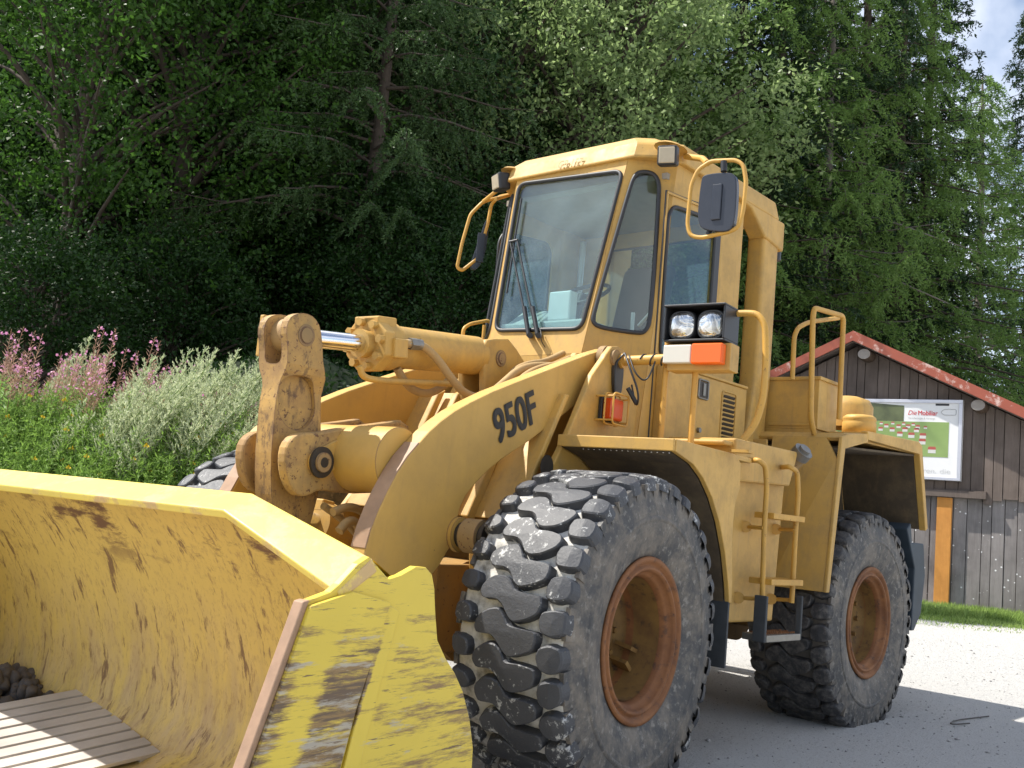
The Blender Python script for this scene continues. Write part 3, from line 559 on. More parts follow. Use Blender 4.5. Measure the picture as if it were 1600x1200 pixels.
# ---- front frame: towers, nose, axle
tw_px=[(948,553),(957,541),(966,541),(974,546),(982,558),(990,585),(999,620),(1008,680)]
txz=xz(tw_px,.64); fr_=xz([(944,560),(926,586),(889,676),(868,720),(838,770),(800,835)],.64)
base=[(-1.05,1.75),(-1.05,.62),(-.55,.52),(.05,.52)]
tower=txz+base+[fr_[5],fr_[4],fr_[3],fr_[2],fr_[1],fr_[0]]
hole=[(-.19+.07*cos(a),1.42+.10*sin(a)) for a in [k*pi/8 for k in range(16)]]
ff=MB()
for s in (1,-1):
    ff.plate(tower,s*.60,s*.64); 
for s in (1,-1): ff.plate([(p[0]-.03,p[1]-.03) for p in tower],s*.34,s*.38)
ff.box((-1.03,-.34,.62),(-.98,.34,1.15)); 
ff.extr([(-.30,-.599,1.92),(-.34,-.599,1.92),(.06,-.599,1.2),(.10,-.599,1.2)],(0,1.198,0))
for yy in (-.28,-.13,.16,.30): ff.extr([(-.27,yy,1.935),(-.20,yy,1.90),(.16,yy,1.2),(.10,yy,1.17)],(0,.045,0))
frame=ff.build('front_frame',Y,LD,bevel=.008)
pv=xz([(950,560)],.6)[0]
nb2=MB(); nb2.box((-.9,-.339,.5),(.35,.339,.95)); nb2.box((.33,-.30,.55),(.45,.30,.85)); nb2.box((-.3,-.33,.95),(-.25,.33,1.5)); nb2.build('frame_nose',M['yellow_dirty_shade'],frame,bevel=.01)  # dirty paint also stands in for the shade of this interior
for s in (1,-1): tp=MB(); tp.cyl((pv[0],s*.56,pv[1]),(pv[0],s*.60,pv[1]),.075,28); tp.cyl((pv[0],s*.64,pv[1]),(pv[0],s*.66,pv[1]),.05,24); tp.build('pin',M['pin'],frame,bevel=.004)
kp=MB(); kp.plate([(p.x,p.z) for p in chaikin([Vector((a,0,b)) for a,b in xz([(958,562),(966,560),(971,568),(969,600),(966,618),(957,616),(955,600),(955,575)],.642)],2)],.642,.662); kp.build('pin_keeper',M['grease'],frame,bevel=.003)
ho=MB(); hc=at(854,729,y=.643); ho.tube([hc,hc+Vector((0,.003,0))],.062,28); ho.build('access_hole',M['grease'],frame)  # dark disc painted as the shade inside an open hole
axm=MB(); axm.cyl((0,-.80,.70),(0,.80,.70),.15,32); axm.cyl((0,-.30,.70),(0,.30,.70),.27,36)
for s in(1,-1): axm.cyl((0,s*.62,.70),(0,s*.80,.70),.29,36); axm.obox((.12,s*.66,.84),.20,.16,.10,(1,0,0),(0,0,1))
axm.build('front_axle',M['yellow_dirty_shade'],LD,bevel=.012)
ax2=MB(); ax2.cyl((-WB,-.85,.70),(-WB,.85,.70),.16,32); ax2.cyl((-WB,-.3,.70),(-WB,.3,.70),.28,32); ax2.build('rear_axle',M['yellow_dirty_shade'],LD,1,bevel=.01)
for s in (1,-1):
    c1=Vector((PIN[0],s*.66,PIN[1])); c2=Vector((-.62,s*.70,.98)); d=(c2-c1).normalized(); up_=Vector((0,0,1))
    lc=MB(); lc.cyl(c1+d*.34,c2-d*.1,.098,32); lc.cyl(c1+d*.22,c1+d*.345,.125,32); lc.cyl(c2-sd*.06,c2+sd*.06,.09,24); lc.obox(c1+d*.28+Vector((0,0,.1)),.10,.09,.07,d,up_)
    l_=lc.build('lift_cylinder',Y,LD,bevel=.008)
    r_=MB(); r_.cyl(c1+d*.07,c1+d*.24,.05,24); r_.build('piston_rod',M['chrome'],l_)
    e_=MB(); e_.cyl(c1-sd*.05,c1+sd*.05,.083,28); e_.obox(c1+d*.07+sd*.058*s,.20,.024,.11,d,up_); e_.cyl(c1+d*.12+sd*.07*s,c1+d*.12+sd*.09*s,.02,6); e_.build('rod_eye',M['pin'],l_,bevel=.006)
# turn signal on tower
ts=MB(); a0=at(940,619,y=.66); a1=at(956,661,y=.66)
ts.box((a0.x,.645,a0.z),(a1.x,.668,a1.z)); sig=ts.build('turn_signal',M['black'],LD,bevel=.004)
ts=MB(); ts.box((a0.x-.004,.668,a0.z-.005),(a1.x+.004,.735,a1.z+.005)); ts.build('signal_lens',M['redor'],sig,bevel=.014,seg=3)
ts=MB()
for y in (.70,.755):
    lo=[(a0.x+.025,y,a0.z+.02),(a1.x-.012,y,a0.z+.02),(a1.x-.012,y,a1.z-.02),(a0.x+.025,y,a1.z-.02)]
    ts.tube(roundc(lo,.03),.006,8,True)
for x_,z_ in ((a0.x+.025,a0.z),(a1.x-.012,a0.z),(a1.x-.012,a1.z),(a0.x+.025,a1.z)): ts.tube([(x_,.642,z_),(x_,.755,z_)],.006,8)
ts.build('lamp_guard',M['rail'],sig)
# ---- front fenders (platform over the rear half of each front tire)
for s in (1,-1):
    fd=MB(); fd.box((-.2,s*.641,1.655),(-1.22,s*1.33,1.682)); fd.box((-.2,s*.641,1.62),(-.185,s*1.335,1.684))
    arc=[(-.20,1.62),(-.30,1.60),(-.42,1.575),(-.55,1.515),(-.68,1.42),(-.80,1.29),(-.90,1.13),(-.97,.96),(-1.0,.86)]
    outr=[(-.20,1.683),(-.95,1.683),(-1.04,1.64),(-1.05,1.50),(-1.0,1.42),(-.985,1.30),(-1.00,1.12),(-1.03,.96),(-1.035,.85)]
    fd.plate(outr+arc[::-1],s*1.31,s*1.34)
    fe=fd.build('front_fender',Y,LD,bevel=.005)
    li=MB(); ring=[(x,y,z) for y in (s*.66,s*1.305) for x,z in arc]; n_=len(arc); li.add(ring,[(j,j+1,n_+j+1,n_+j) for j in range(n_-1)]); ring2=[(x-.015,y,z+.015) for x,y,z in ring]; li.add(ring2,[(j,n_+j,n_+j+1,j+1) for j in range(n_-1)])
    li.build('fender_liner',M['liner'],fe)
    mf=MB(); mf.box((-1.0,s*.72,.875),(-1.022,s*1.335,.50)); mf.build('mud_flap',M['rubber'],fe,bevel=.003)
    bl=MB()
    for k in range(16): bl.cyl((-.23-.0*k,s*(.78+k*.034),1.626),(-.23,s*(.78+k*.034),1.612),.004,6)
    bl.build('rivet_row',M['white'],fe)
# ---- headlamps on bar and posts
bar=MB(); bar.tube([(-.78,.64,2.19),(-.78,.97,2.20)],.030,16); bar.tube([(-.78,.62,2.19),(-.78,.68,2.19)],.045,16)
bar.tube([(-.83,.93,1.69),(-.83,.93,2.46)],.018,10); bar.tube([(-.85,1.11,1.69),(-.85,1.11,2.22)],.018,10)
bar.box((-.78,.88,1.684),(-.9,1.17,1.698))
gp=[at(a,b,x=-.88) for a,b in ((1100,500),(1156,489),(1184,490),(1196,508),(1197,560),(1193,620),(1182,660),(1162,686))]
bar.tube(roundc(gp,.05,closed=False),.019,10); bar.box((-.84,gp[-1].y-.05,1.684),(-.92,gp[-1].y+.05,1.700))
for yy in (.89,.97,1.15): bar.cyl((-.80,yy,1.698),(-.80,yy,1.715),.010,6)
hb=bar.build('lamp_bar',M['rail'],LD)
bx=MB(); X0=-.75; y0,y1,z0,z1=.955,1.33,2.29,2.50
for a,b in (((X0+.05,y0,z1-.012),(X0-.16,y1,z1)),((X0+.03,y0,z0),(X0-.16,y1,z0+.012)),((X0+.04,y0,z0+.0121),(X0-.16,y0+.012,z1-.0121)),((X0+.04,y1-.012,z0+.0121),(X0-.16,y1,z1-.0121)),((X0-.15,y0+.0121,z0+.0121),(X0-.162,y1-.0121,z1-.0121))): bx.box(a,b)
lb=bx.build('headlamp_box',M['black'],LD,bevel=.003)
for yc in (y0+.098,y1-.098):
    h_=MB(); cc=Vector((X0-.012,yc,(z0+z1)/2-.008)); sq=[Vector((0,a*.088,b*.088)) for a,b in ((-1,-1),(1,-1),(1,1),(-1,1))]; sq=roundc(sq,.075,6)
    rings=[[cc+p*1.0+Vector((0,0,0)) for p in sq],[cc+p*.93+Vector((.018,0,0)) for p in sq],[cc+p*.86+Vector((.018,0,0)) for p in sq]]
    n_=len(sq); vs=[p for r_ in rings for p in r_]; h_.add(vs,[(a*n_+b,a*n_+(b+1)%n_,(a+1)*n_+(b+1)%n_,(a+1)*n_+b) for a in range(2) for b in range(n_)],0); h_.add([cc+p-Vector((.1,0,0)) for p in sq]+rings[0],[(b,(b+1)%n_,n_+(b+1)%n_,n_+b) for b in range(n_)],0)
    ho_=h_.build('headlamp',M['black'],lb)
    g_=MB(); rs=[(.86,.018),(.78,.030),(.55,.040),(.28,.044)]; vs=[cc+p*s_+Vector((x_,0,0)) for s_,x_ in rs for p in sq]+[cc+Vector((.045,0,0))]
    g_.add(vs,[(a*n_+b,a*n_+(b+1)%n_,(a+1)*n_+(b+1)%n_,(a+1)*n_+b) for a in range(3) for b in range(n_)]+[(3*n_+b,3*n_+(b+1)%n_,4*n_) for b in range(n_)],0,True); g_.build('lamp_glass',M['reflector'],ho_)
q_=MB(); q_.box((X0-.14,y0+.01,2.13),(X0-.02,y1+.02,2.285)); q_.build('lamp_housing',Y,lb,bevel=.004)
q_=MB(); q_.box((X0-.019,y0+.005,2.165),(X0+.03,y0+.178,2.27)); q_.build('clear_marker_lens',M['clear'],lb,bevel=.006)
q_=MB(); q_.box((X0-.019,y0+.184,2.158),(X0+.04,y1-.005,2.275)); q_.build('orange_signal_lens',M['orange'],lb,bevel=.008)
wr=MB(); P=[Vector((-.78+.033*cos(t*1.5),.80+t*.017,2.195+.033*sin(t*1.5))) for t in [k*.35 for k in range(28)]]; wr.tube(P,.005,6)
wr.tube(chaikin([(-.74,.70,2.23),(-.70,.66,2.16),(-.72,.665,2.0),(-.74,.67,1.85)],3,False),.006,6); wr.tube(chaikin([(-.74,.70,2.23),(-.68,.78,2.12),(-.70,.84,1.98),(-.75,.80,1.90),(-.80,.73,2.05)],3,False),.006,6); wr.tube(chaikin([(-.76,.72,2.22),(-.70,.80,2.10),(-.74,.86,2.05),(-.76,.90,2.2)],3,False),.005,6); wr.tube([(-.72,.75,2.02),(-.75,.80,1.93)],.014,8)
wr.build('wiring',M['black'],LD)
# ================================================================== CAB (rear frame coordinates)
WT=Vector((-1.125,.455,3.56)); WBt=Vector((-.905,.40,2.26)); 
def frame_and_glass(name,loop,n,mat,parent,r=.013,th=.006):
    n=Vector(n).normalized(); g=MB(); g.extr([Vector(p)-n*.004 for p in loop],n*-th); gl=g.build(name,mat,parent,1)
    k=MB(); k.tube([Vector(p)+n*.004 for p in loop],r,8,True); k.build('window_seal',M['gasket'],parent,1); return gl
def panel(mb,outline,loop,n,th=.025):
    n=Vector(n).normalized(); mb.extr([Vector(p) for p in outline],n*-th,holes=[loop] if loop else [])
cabm=MB()
# front
nF=Vector((1.3,0,.22)).normalized(); PF=Vector((-1.125,0,3.56))
wl=[atp(a,b,PF,nF,1) for a,b in ((812,288),(973,266),(975,280),(913,500),(905,513),(790,518),(776,512),(778,490))]
ws=roundc([wl[0],atp(974,267,PF,nF,1),atp(909,514,PF,nF,1),atp(774,517,PF,nF,1)],.07,5)
def onF(y,z): return PF+Vector((-(z-PF.z)*nF.z/nF.x,y,z-PF.z))
panel(cabm,[onF(-.475,3.60),onF(.475,3.60),onF(.40,2.26),onF(-.40,2.26)],ws,nF)
# front lower
cabm.extr([(-.905,-.40,2.258),(-.905,.40,2.258),(-.905,.44,1.60),(-.905,-.44,1.60)],(-.02,0,0))
cabm.box((-.90,-.36,2.165),(-.895,.36,2.172))
sideglass=[(1006,268),(1022,272),(1029,284),(1030,300),(1017,500),(1008,519),(996,521),(936,512),(926,503),(927,492),(982,300),(992,272)]
doorglass_px=[(1044,318),(1060,318),(1100,334),(1114,346),(1110,560),(1036,560)]
for s in (1,-1):
    A=onF(.477,3.60); B=onF(.402,2.26); Cc=Vector((-1.26,.72,2.9)); nQ=(B-A).cross(Cc-A).normalized()
    if nQ.y<0: nQ=-nQ
    lp=[atp(a,b,A,nQ,1) for a,b in sideglass]; lp=chaikin(lp,2)
    def onQ(y,z,x=None):
        return Vector((A.x-((y-A.y)*nQ.y+(z-A.z)*nQ.z)/nQ.x,y,z))
    ol=[onQ(.478,3.60),onQ(.72,3.60),onQ(.72,2.26),onQ(.403,2.26)]
    low=[onQ(.403,2.258),onQ(.72,2.258),onQ(.72,1.66),onQ(.44,1.66)]
    mir=lambda L_:[Vector((p.x,p.y*s,p.z)) for p in L_]
    nn=Vector((nQ.x,nQ.y*s,nQ.z)); panel(cabm,mir(ol),mir(lp),nn); panel(cabm,mir(low),None,nn)
    if s>0: QL=lp;QN=nn
    else: QR=mir(lp);QNR=nn
    # door side: x from pillar to rear
    dg=[at(a,b,1,y=.72) for a,b in doorglass_px]; dl=[Vector((-1.29,.72,2.30)),Vector((-1.265,.72,3.20)),Vector((-1.32,.72,3.285)),Vector((-1.80,.72,3.335)),Vector((-1.86,.72,3.27)),Vector((-1.86,.72,2.30))]
    dl=roundc(dl,.06,4)
    xa=onQ(.72,2.9).x
    out=[(onQ(.72,3.60).x,.72,3.60),(-2.24,.72,3.60),(-2.24,.72,1.70),(onQ(.72,1.66).x,.72,1.70)]
    panel(cabm,mir([Vector(p) for p in out]),mir(dl),(0,s,0))
    if s>0: DL=dl
    else: DR=mir(dl)
# back wall with window, floor
bl_=roundc([Vector((-2.24,-.55,2.45)),Vector((-2.24,.55,2.45)),Vector((-2.24,.55,3.35)),Vector((-2.24,-.55,3.35))],.07,4)
panel(cabm,[(-2.24,-.719,1.7),(-2.24,.719,1.7),(-2.24,.719,3.6),(-2.24,-.719,3.6)],bl_,(-1,0,0))
cabm.box((-.93,-.43,2.18),(-2.2,.43,2.20)); cabm.box((-1.26,-.69,1.95),(-2.2,.69,1.97))
CAB=cabm.build('cab',Y,LD,1)
frame_and_glass('windshield',ws,nF,M['wind'],CAB,.014)
frame_and_glass('side_window',QL,QN,M['glass'],CAB,.014); frame_and_glass('side_window',QR,QNR,M['glass'],CAB)
frame_and_glass('door_window',DL,(0,1,0),M['glass'],CAB); frame_and_glass('door_window',DR,(0,-1,0),M['glass'],CAB); frame_and_glass('rear_window',bl_,(-1,0,0),M['glass'],CAB)
# door seams and trim
dm=MB(); 
sx=-1.225
dm.tube([(sx,.722,3.36),(sx-.01,.722,1.78)],.005,6); dm.tube([(sx,.722,3.36),(-1.93,.722,3.42)],.005,6); dm.box((-1.865,.7205,2.3),(-1.93,.728,3.42))
dm.build('door_seal',M['gasket'],CAB,1)
dp=MB(); dp.box((-1.235,.7205,2.31),(-1.25,.728,3.345)); dp.extr([(-1.235,.7205,3.345),(-1.235,.7205,3.36),(-1.92,.7205,3.41),(-1.92,.7205,3.395)],(0,.01,0)); dp.build('door',Y,CAB,1)
# interior
it=MB(); it.box((-.97,-.36,2.205),(-1.20,.36,2.50)); it.extr([(-1.0,-.34,2.50),(-1.16,-.34,2.62),(-1.2,-.34,2.5)],(0,.30,0)); it.build('dashboard',M['dash'],CAB,1,bevel=.015)
it=MB(); it.box((-1.0,.02,2.505),(-1.08,.20,2.70)); it.build('control_box',M['white'],CAB,1,bevel=.01)
it=MB(); w0=Vector((-1.28,.08,2.74)); it.tube([w0+Vector((cos(a)*.19*.75,sin(a)*.19,cos(a)*-.10)) for a in [k*2*pi/28 for k in range(28)]],.014,8,True); it.cyl(w0,w0+Vector((.12,0,-.35)),.03,12); it.tube([w0+Vector((0,-.18,0)),w0,w0+Vector((0,.18,0))],.012,6); it.build('steering_wheel',M['black'],CAB,1)
it=MB(); it.box((-1.62,-.25,2.1),(-2.08,.25,2.52)); it.extr([(-2.0,-.24,2.5),(-2.12,-.24,2.5),(-2.2,-.2,3.15),(-2.10,-.2,3.15)],(0,.44,0)); it.build('seat',M['seat'],CAB,1,bevel=.05,seg=3)
it=MB(); it.box((-1.27,-.69,3.46),(-2.21,.69,3.50)); it.build('cab_lining',M['lining'],CAB,1); it=MB(); it.box((-2.20,-.69,2.0),(-2.21,.69,2.44)); it.build('rear_trim',M['lining'],CAB,1)
it=MB(); it.tube([(-1.36,.50,2.52),(-1.30,.66,2.62)],.012,8); it.tube([(-2.1,-.60,2.2),(-2.1,-.60,3.4)],.025,8); it.tube([(-1.4,.42,2.3),(-1.4,.42,2.62)],.014,8); it.build('control_lever',M['alu'],CAB,1)
# roof visor & canopy
rf=MB()
zt,zb=3.715,3.575
def rp(x,y,z): return (x,y,z)
top=[(-1.135,-.535),(-1.135,.535),(-1.22,.665),(-1.38,.735),(-2.68,.735),(-2.78,.65),(-2.78,-.65),(-2.68,-.735),(-1.38,-.735),(-1.22,-.665)]
bot=[(-1.10,-.54),(-1.10,.54),(-1.19,.685),(-1.38,.765),(-2.70,.765),(-2.80,.67),(-2.80,-.67),(-2.70,-.765),(-1.38,-.765),(-1.19,-.685)]
k=len(top); inn=[(x*.93-.14,y*.86) for x,y in top]
vs=[(x,y,zb) for x,y in bot]+[(x,y,zt-.03+.03*(x<-1.3)) for x,y in top]+[(x,y,zt+.035) for x,y in inn]
rf.add(vs,[(a,(a+1)%k,k+(a+1)%k,k+a) for a in range(k)]+[(k+a,k+(a+1)%k,2*k+(a+1)%k,2*k+a) for a in range(k)]+[tuple(range(2*k,3*k)),tuple(range(k))[::-1]])
# rear drop brackets over the rops posts
for s in (1,-1):
    rf.plate([(-2.10,3.584),(-2.28,3.55),(-2.40,3.47),(-2.50,3.40),(-2.80,3.36),(-2.80,3.584)],s*.62,s*.76)
roof=rf.build('cab_roof',Y,LD,1,bevel=.022,seg=3)
nV=Vector((1,0,.318)).normalized(); pV=Vector((-1.10,0,3.575)); O=atp(872,265,pV,nV,1)+Vector((0,0,0)); O2=atp(914,258.5,pV,nV,1)
textmesh('roof_number','GR·157',M['stencil'],O,O2-O,(-.318,0,1),.085,.013,sx=.80,parent=roof,rear=1,bold=.012)
for s in (1,-1):
    ro=MB()
    # ROPS post: rounded rectangular column that flares at its foot
    P=[(-2.635,s*.675,3.50),(-2.635,s*.675,2.35),(-2.60,s*.66,2.05),(-2.50,s*.67,1.80),(-2.46,s*.68,1.55)]
    S=[(.23,.14),(.23,.14),(.25,.16),(.34,.2),(.4,.2)]
    rings=[]
    for (x,y,z),(a,b) in zip(P,S): rings.append(roundc([(x-a/2,y-b/2,z),(x+a/2,y-b/2,z),(x+a/2,y+b/2,z),(x-a/2,y+b/2,z)],.028,3))
    n_=len(rings[0]); vs=[p for r_ in rings for p in r_]
    ro.add(vs,[(a*n_+b,a*n_+(b+1)%n_,(a+1)*n_+(b+1)%n_,(a+1)*n_+b)[::-1] for a in range(len(rings)-1) for b in range(n_)],0,True)
    ro.build('rollover_post',Y,LD,1)
for s in (1,-1):
    q_=MB(); q_.box((-1.94,s*.722,1.95),(-2.25,s*.67,3.58)); q_.build('cab_pillar',Y,CAB,1,bevel=.02)
# lower cab body (left side with latch and louvres)
for s in (1,-1):
    q_=MB(); q_.box((-1.27,s*.7205,1.69),(-2.30,s*.80,2.24)); q_.extr([(-1.27,s*.72,2.2405),(-2.3,s*.72,2.2405),(-2.3,s*.81,2.2405),(-1.5,s*.81,2.2405)],(0,0,.02))
    lb_=q_.build('side_panel',Y,CAB,1,bevel=.006)
    q_=MB()
    for k in range(10):
        z=1.86+k*.031; q_.extr([(-1.98,s*.801,z),(-2.13,s*.801,z),(-2.13,s*.806,z+.014),(-1.98,s*.806,z+.014)],(0,s*.004,.004))
    q_.build('louvre',M['grease'],lb_,1)
    q_=MB(); q_.tube(roundc([(-1.96,s*.803,1.84),(-2.15,s*.803,1.84),(-2.15,s*.803,2.18),(-1.96,s*.803,2.18)],.02),.005,6,True); q_.build('vent_frame',Y,lb_,1)
    q_=MB(); q_.box((-1.66,s*.801,2.10),(-1.76,s*.806,2.20)); la=q_.build('door_latch',M['grease'],lb_,1); q_=MB(); q_.tube(roundc([(-1.65,s*.806,2.09),(-1.77,s*.806,2.09),(-1.77,s*.806,2.21),(-1.65,s*.806,2.21)],.015),.007,6,True); q_.box((-1.70,s*.806,2.11),(-1.73,s*.812,2.19)); q_.cyl((-1.68,s*.80,1.88),(-1.68,s*.82,1.88),.017,12); q_.build('latch_frame',M['steel'],lb_,1)
# wipers
wp=MB()
def wpt(a,b,o=.03): return atp(a,b,PF+nF*o,nF,1)
wp.tube([wpt(826,522),wpt(812,450),wpt(797,377)],.007,6); wp.tube([wpt(838,522),wpt(823,450),wpt(808,375)],.007,6); wp.tube([wpt(796,378),wpt(809,375)],.010,6)
wp.tube([wpt(815,310,.02),wpt(805,370,.02),wpt(792,458,.02)],.008,6); wp.tube([wpt(819,480),wpt(826,524)],.016,6); wp.tube([wpt(832,480),wpt(840,524)],.016,6); wp.tube(chaikin([wpt(843,512,.03),wpt(846,522,.06),wpt(845,532,.06),wpt(852,543,.02)],2,False),.003,5); wp.cyl(wpt(828,524,.0),wpt(828,524,.06),.02,10); wp.cyl(wpt(841,524,.0),wpt(841,524,.06),.02,10)
wp.build('wiper',M['black'],CAB,1)
# work lights
for s in (1,-1):
    b0=at(1043,243,1,y=.70); b0=at(1044,244,1,x=-1.12) if s>0 else at(783,285,1,x=-1.12)
    f=Vector((.9,s*.35,-.18)).normalized(); q_=MB(); q_.obox(b0,.09,.125,.125,f,(0,0,1)); lamp=q_.build('work_light',M['black'],roof,1,bevel=.014)
    q_=MB(); q_.obox(b0+f*.046,.012,.10,.10,f,(0,0,1)); q_.build('lamp_glass',M['lens'],lamp,1,bevel=.02)
    q_=MB(); q_.tube([b0+Vector((-.03,0,.06)),b0+Vector((-.06,-s*.02,.10))],.016,8); cc=b0+Vector((-.10,-s*.05,.09)); q_.add([cc+Vector((cos(a)*.14,sin(a)*.09,0)) for a in [k*pi/8 for k in range(16)]]+[cc+Vector((cos(a)*.11,sin(a)*.07,.018)) for a in [k*pi/8 for k in range(16)]],[(k,(k+1)%16,16+(k+1)%16,16+k) for k in range(16)]+[tuple(range(16,32)),tuple(range(16))[::-1]]); q_.build('lamp_bracket',Y,roof,1)
# mirrors
mp=Vector((-1.05,1.0,3.3)); nM=Vector((1,.1,0)).normalized()
loopL=[atp(a,b,mp,nM,1) for a,b in ((1090,266),(1110,252),(1150,250),(1162,258),(1166,285),(1161,330),(1154,355),(1140,362),(1095,372),(1078,368),(1074,350),(1080,290))]
loopR=[]; mpR=Vector((-1.05,-1.0,3.3)); nR=Vector((.55,.83,0)).normalized()
loopR=[atp(a,b,mpR,nR,1) for a,b in ((798,304),(780,307),(768,318),(762,350),(752,385),(745,405),(722,423),(714,418),(722,380),(735,335),(755,315))]
mg=MB(); mg.tube(roundc(loopL,.03,3),.013,10,True); mg.tube([at(1105,255,1,x=-1.1),at(1098,248,1,x=-1.25),(-1.35,.77,3.62)],.02,10)
fl=mg.build('mirror_bracket',M['rail'],LD,1)
mg=MB(); mg.tube(roundc(loopR[:],.03,3),.013,10,True); mg.tube([loopR[0],(-1.2,-.74,3.50)],.014,8); mg.tube([loopR[10],(-1.2,-.74,3.56)],.014,8); fr2=mg.build('mirror_bracket',M['rail'],LD,1)
def mirror(pts,P0,n,parent,off):
    n=Vector(n); lp=chaikin([atp(a,b,Vector(P0)-n*off,n,1) for a,b in pts],2); c=sum(lp,Vector())/len(lp); g=MB()
    g.extr(lp,n*.045)
    g.obox(c+n*.05,.012,.06,.22,n,(0,0,1)); o=g.build('mirror_housing',M['mirror_back'],parent,1,bevel=.012,seg=3)
    h=MB(); h.extr([c+(p-c)*.95-n*.001 for p in lp],n*-.003); h.build('mirror_glass',M['chrome'],o,1)
mirror([(1104,276),(1140,272),(1153,276),(1156,292),(1153,345),(1147,362),(1133,366),(1102,362),(1095,350),(1095,330),(1100,285)],mp,nM,fl,.02)
mirror([(763,345),(757,400),(745,422),(736,424),(733,415),(748,375),(757,345)],mpR,nR,fr2,.04)
cl_=MB(); cl_.cyl(at(1108,372,1,x=-1.08)+Vector((0,0,-.0)),at(1108,362,1,x=-1.08),.018,8); 
cl_.cyl(at(1131,268,1,x=-1.06),at(1131,252,1,x=-1.06),.02,8); cl_.build('mirror_clamp',M['black'],fl,1)
# beacon on the rear of the canopy
q_=MB(); bc=Vector((-2.86,.66,3.42)); q_.lathe([(.045,0),(.05,.04),(.045,.10),(.03,.15),(0,.16)],bc,20,0,axis='z'); q_.build('tail_lamp',M['redor'],roof,1); q_=MB(); q_.cyl(bc-Vector((0,0,.10)),bc,.045,16); q_.obox(bc+Vector((.05,0,-.05)),.08,.06,.06,(1,0,0),(0,0,1)); q_.build('lamp_base',M['black'],roof,1)
# little handle at the right front of the cab
q_=MB(); q_.tube(roundc([at(a,b,1,y=-.62) for a,b in ((723,530),(724,513),(735,506),(762,501),(768,505),(769,530))],.03,4,False),.013,8); q_.tube([at(a,b,1,y=-.62) for a,b in ((755,530),(757,508))],.013,8); q_.build('grab_handle',M['rail'],LD,1)
# ================================================================== REAR BODY
hb_=MB()
hb_.box((-2.35,-.60,.75),(-4.75,.60,2.12)); hb_.extr([(-2.9,-.55,2.1205),(-2.9,.55,2.1205),(-4.7,.50,2.1205),(-4.7,-.50,2.1205)],(0,0,.10)); hb_.box((-4.751,-.95,.75),(-5.05,.95,1.75))
hood=hb_.build('engine_hood',Y,LD,1,bevel=.03,seg=3)
jf=MB(); jf.box((-1.35,-.34,.62),(-2.36,.34,1.30)); jf.box((-.98,-.10,.60),(-1.2,.10,.80)); jf.box((-1.05,-.10,1.2),(-1.2,.10,1.4)); jf.build('rear_frame',M['yellow_dirty_shade'],LD,1,bevel=.01)
for s in (1,-1):
    # step box beneath the cab
    q_=MB(); q_.plate([(-1.33,1.70),(-1.33,1.545),(-1.42,1.53),(-1.42,.72),(-2.0,.72),(-2.06,1.56),(-2.12,1.70)],s*.62,s*1.24); q_.plate([(-1.30,1.795),(-1.325,1.545),(-2.03,1.57),(-2.13,1.80)],s*.82,s*1.29)
    q_.box((-1.2,s*.72,1.745),(-2.2,s*1.27,1.775))
    sb=q_.build('step_box',Y,LD,1,bevel=.012)
# battery box, with lid rim
q_=MB(); q_.box((-2.80,.60,2.03),(-3.12,1.10,2.40)); q_.box((-2.785,.60,2.385),(-3.135,1.115,2.41)); 
for a,b in ((2.05,2.08),):
    q_.box((-2.792,.72,2.05),(-2.80,1.07,2.07)); q_.box((-2.792,1.03,2.07),(-2.80,1.05,2.38))
q_.box((-2.80,.60,1.98),(-3.12,1.08,2.03)); q_.build('battery_box',Y,LD,1,bevel=.006)
# rear fenders
for s in (1,-1):
    q_=MB()
    p_out=[(-2.60,1.93),(-2.50,1.35),(-2.46,.915)]
    q_.extr([(-2.60,s*.86,1.95),(-2.60,s*1.26,1.95),(-2.565,s*1.36,1.80),(-2.455,s*1.36,.915),(-2.40,s*.98,.915),(-2.44,s*.90,1.3)],(-.025,0,0))
    q_.extr([(-2.52,s*.70,1.92),(-2.52,s*.86,1.92),(-2.40,s*.98,1.0),(-2.36,s*.70,1.0)],(-.02,0,0))
    q_.plate([(-2.575,1.955),(-2.45,.914),(-2.50,.914),(-2.64,1.88),(-3.02,1.965),(-3.03,2.03),(-2.68,1.985)],s*1.3601,s*1.385)
    q_.plate([(-3.00,2.045),(-4.03,2.085),(-4.10,2.06),(-4.30,1.42),(-4.25,1.40),(-4.05,1.99),(-3.01,1.985)],s*1.335,s*1.387)
    q_.plate([(-2.60,1.951),(-2.62,1.93),(-3.02,1.965),(-3.02,2.03),(-2.66,1.99)],s*.70,s*1.36); q_.plate([(-3.02,2.04),(-4.03,2.08),(-4.03,1.99),(-3.02,1.968)],s*.70,s*1.3345)
    rf_=q_.build('rear_fender',Y,LD,1,bevel=.006)
    q_=MB(); q_.plate([(-2.64,1.93),(-4.05,2.0),(-4.30,1.2),(-2.55,1.2)],s*.70,s*.73); q_.plate([(-4.03,2.045),(-4.09,2.045),(-4.295,1.42),(-4.24,1.41)],s*.731,s*1.334); q_.plate([(-2.66,1.90),(-4.04,1.985),(-4.03,1.97),(-2.67,1.885)],s*.73,s*1.35); q_.build('fender_liner',M['liner'],rf_,1)
    q_=MB(); q_.plate([(-4.06,1.45),(-4.10,1.30),(-4.36,1.30),(-4.42,1.05),(-4.36,.75),(-4.22,.62),(-4.16,.62),(-4.18,1.1),(-3.98,1.40)],s*.82,s*1.34); q_.build('rear_mud_flap',M['flap'],rf_,1,bevel=.01)
    q_=MB(); q_.cyl((-2.83,s*1.30,1.915),(-2.83,s*1.30,1.93),.02,10); q_.build('fender_bolt',M['grease'],rf_,1)
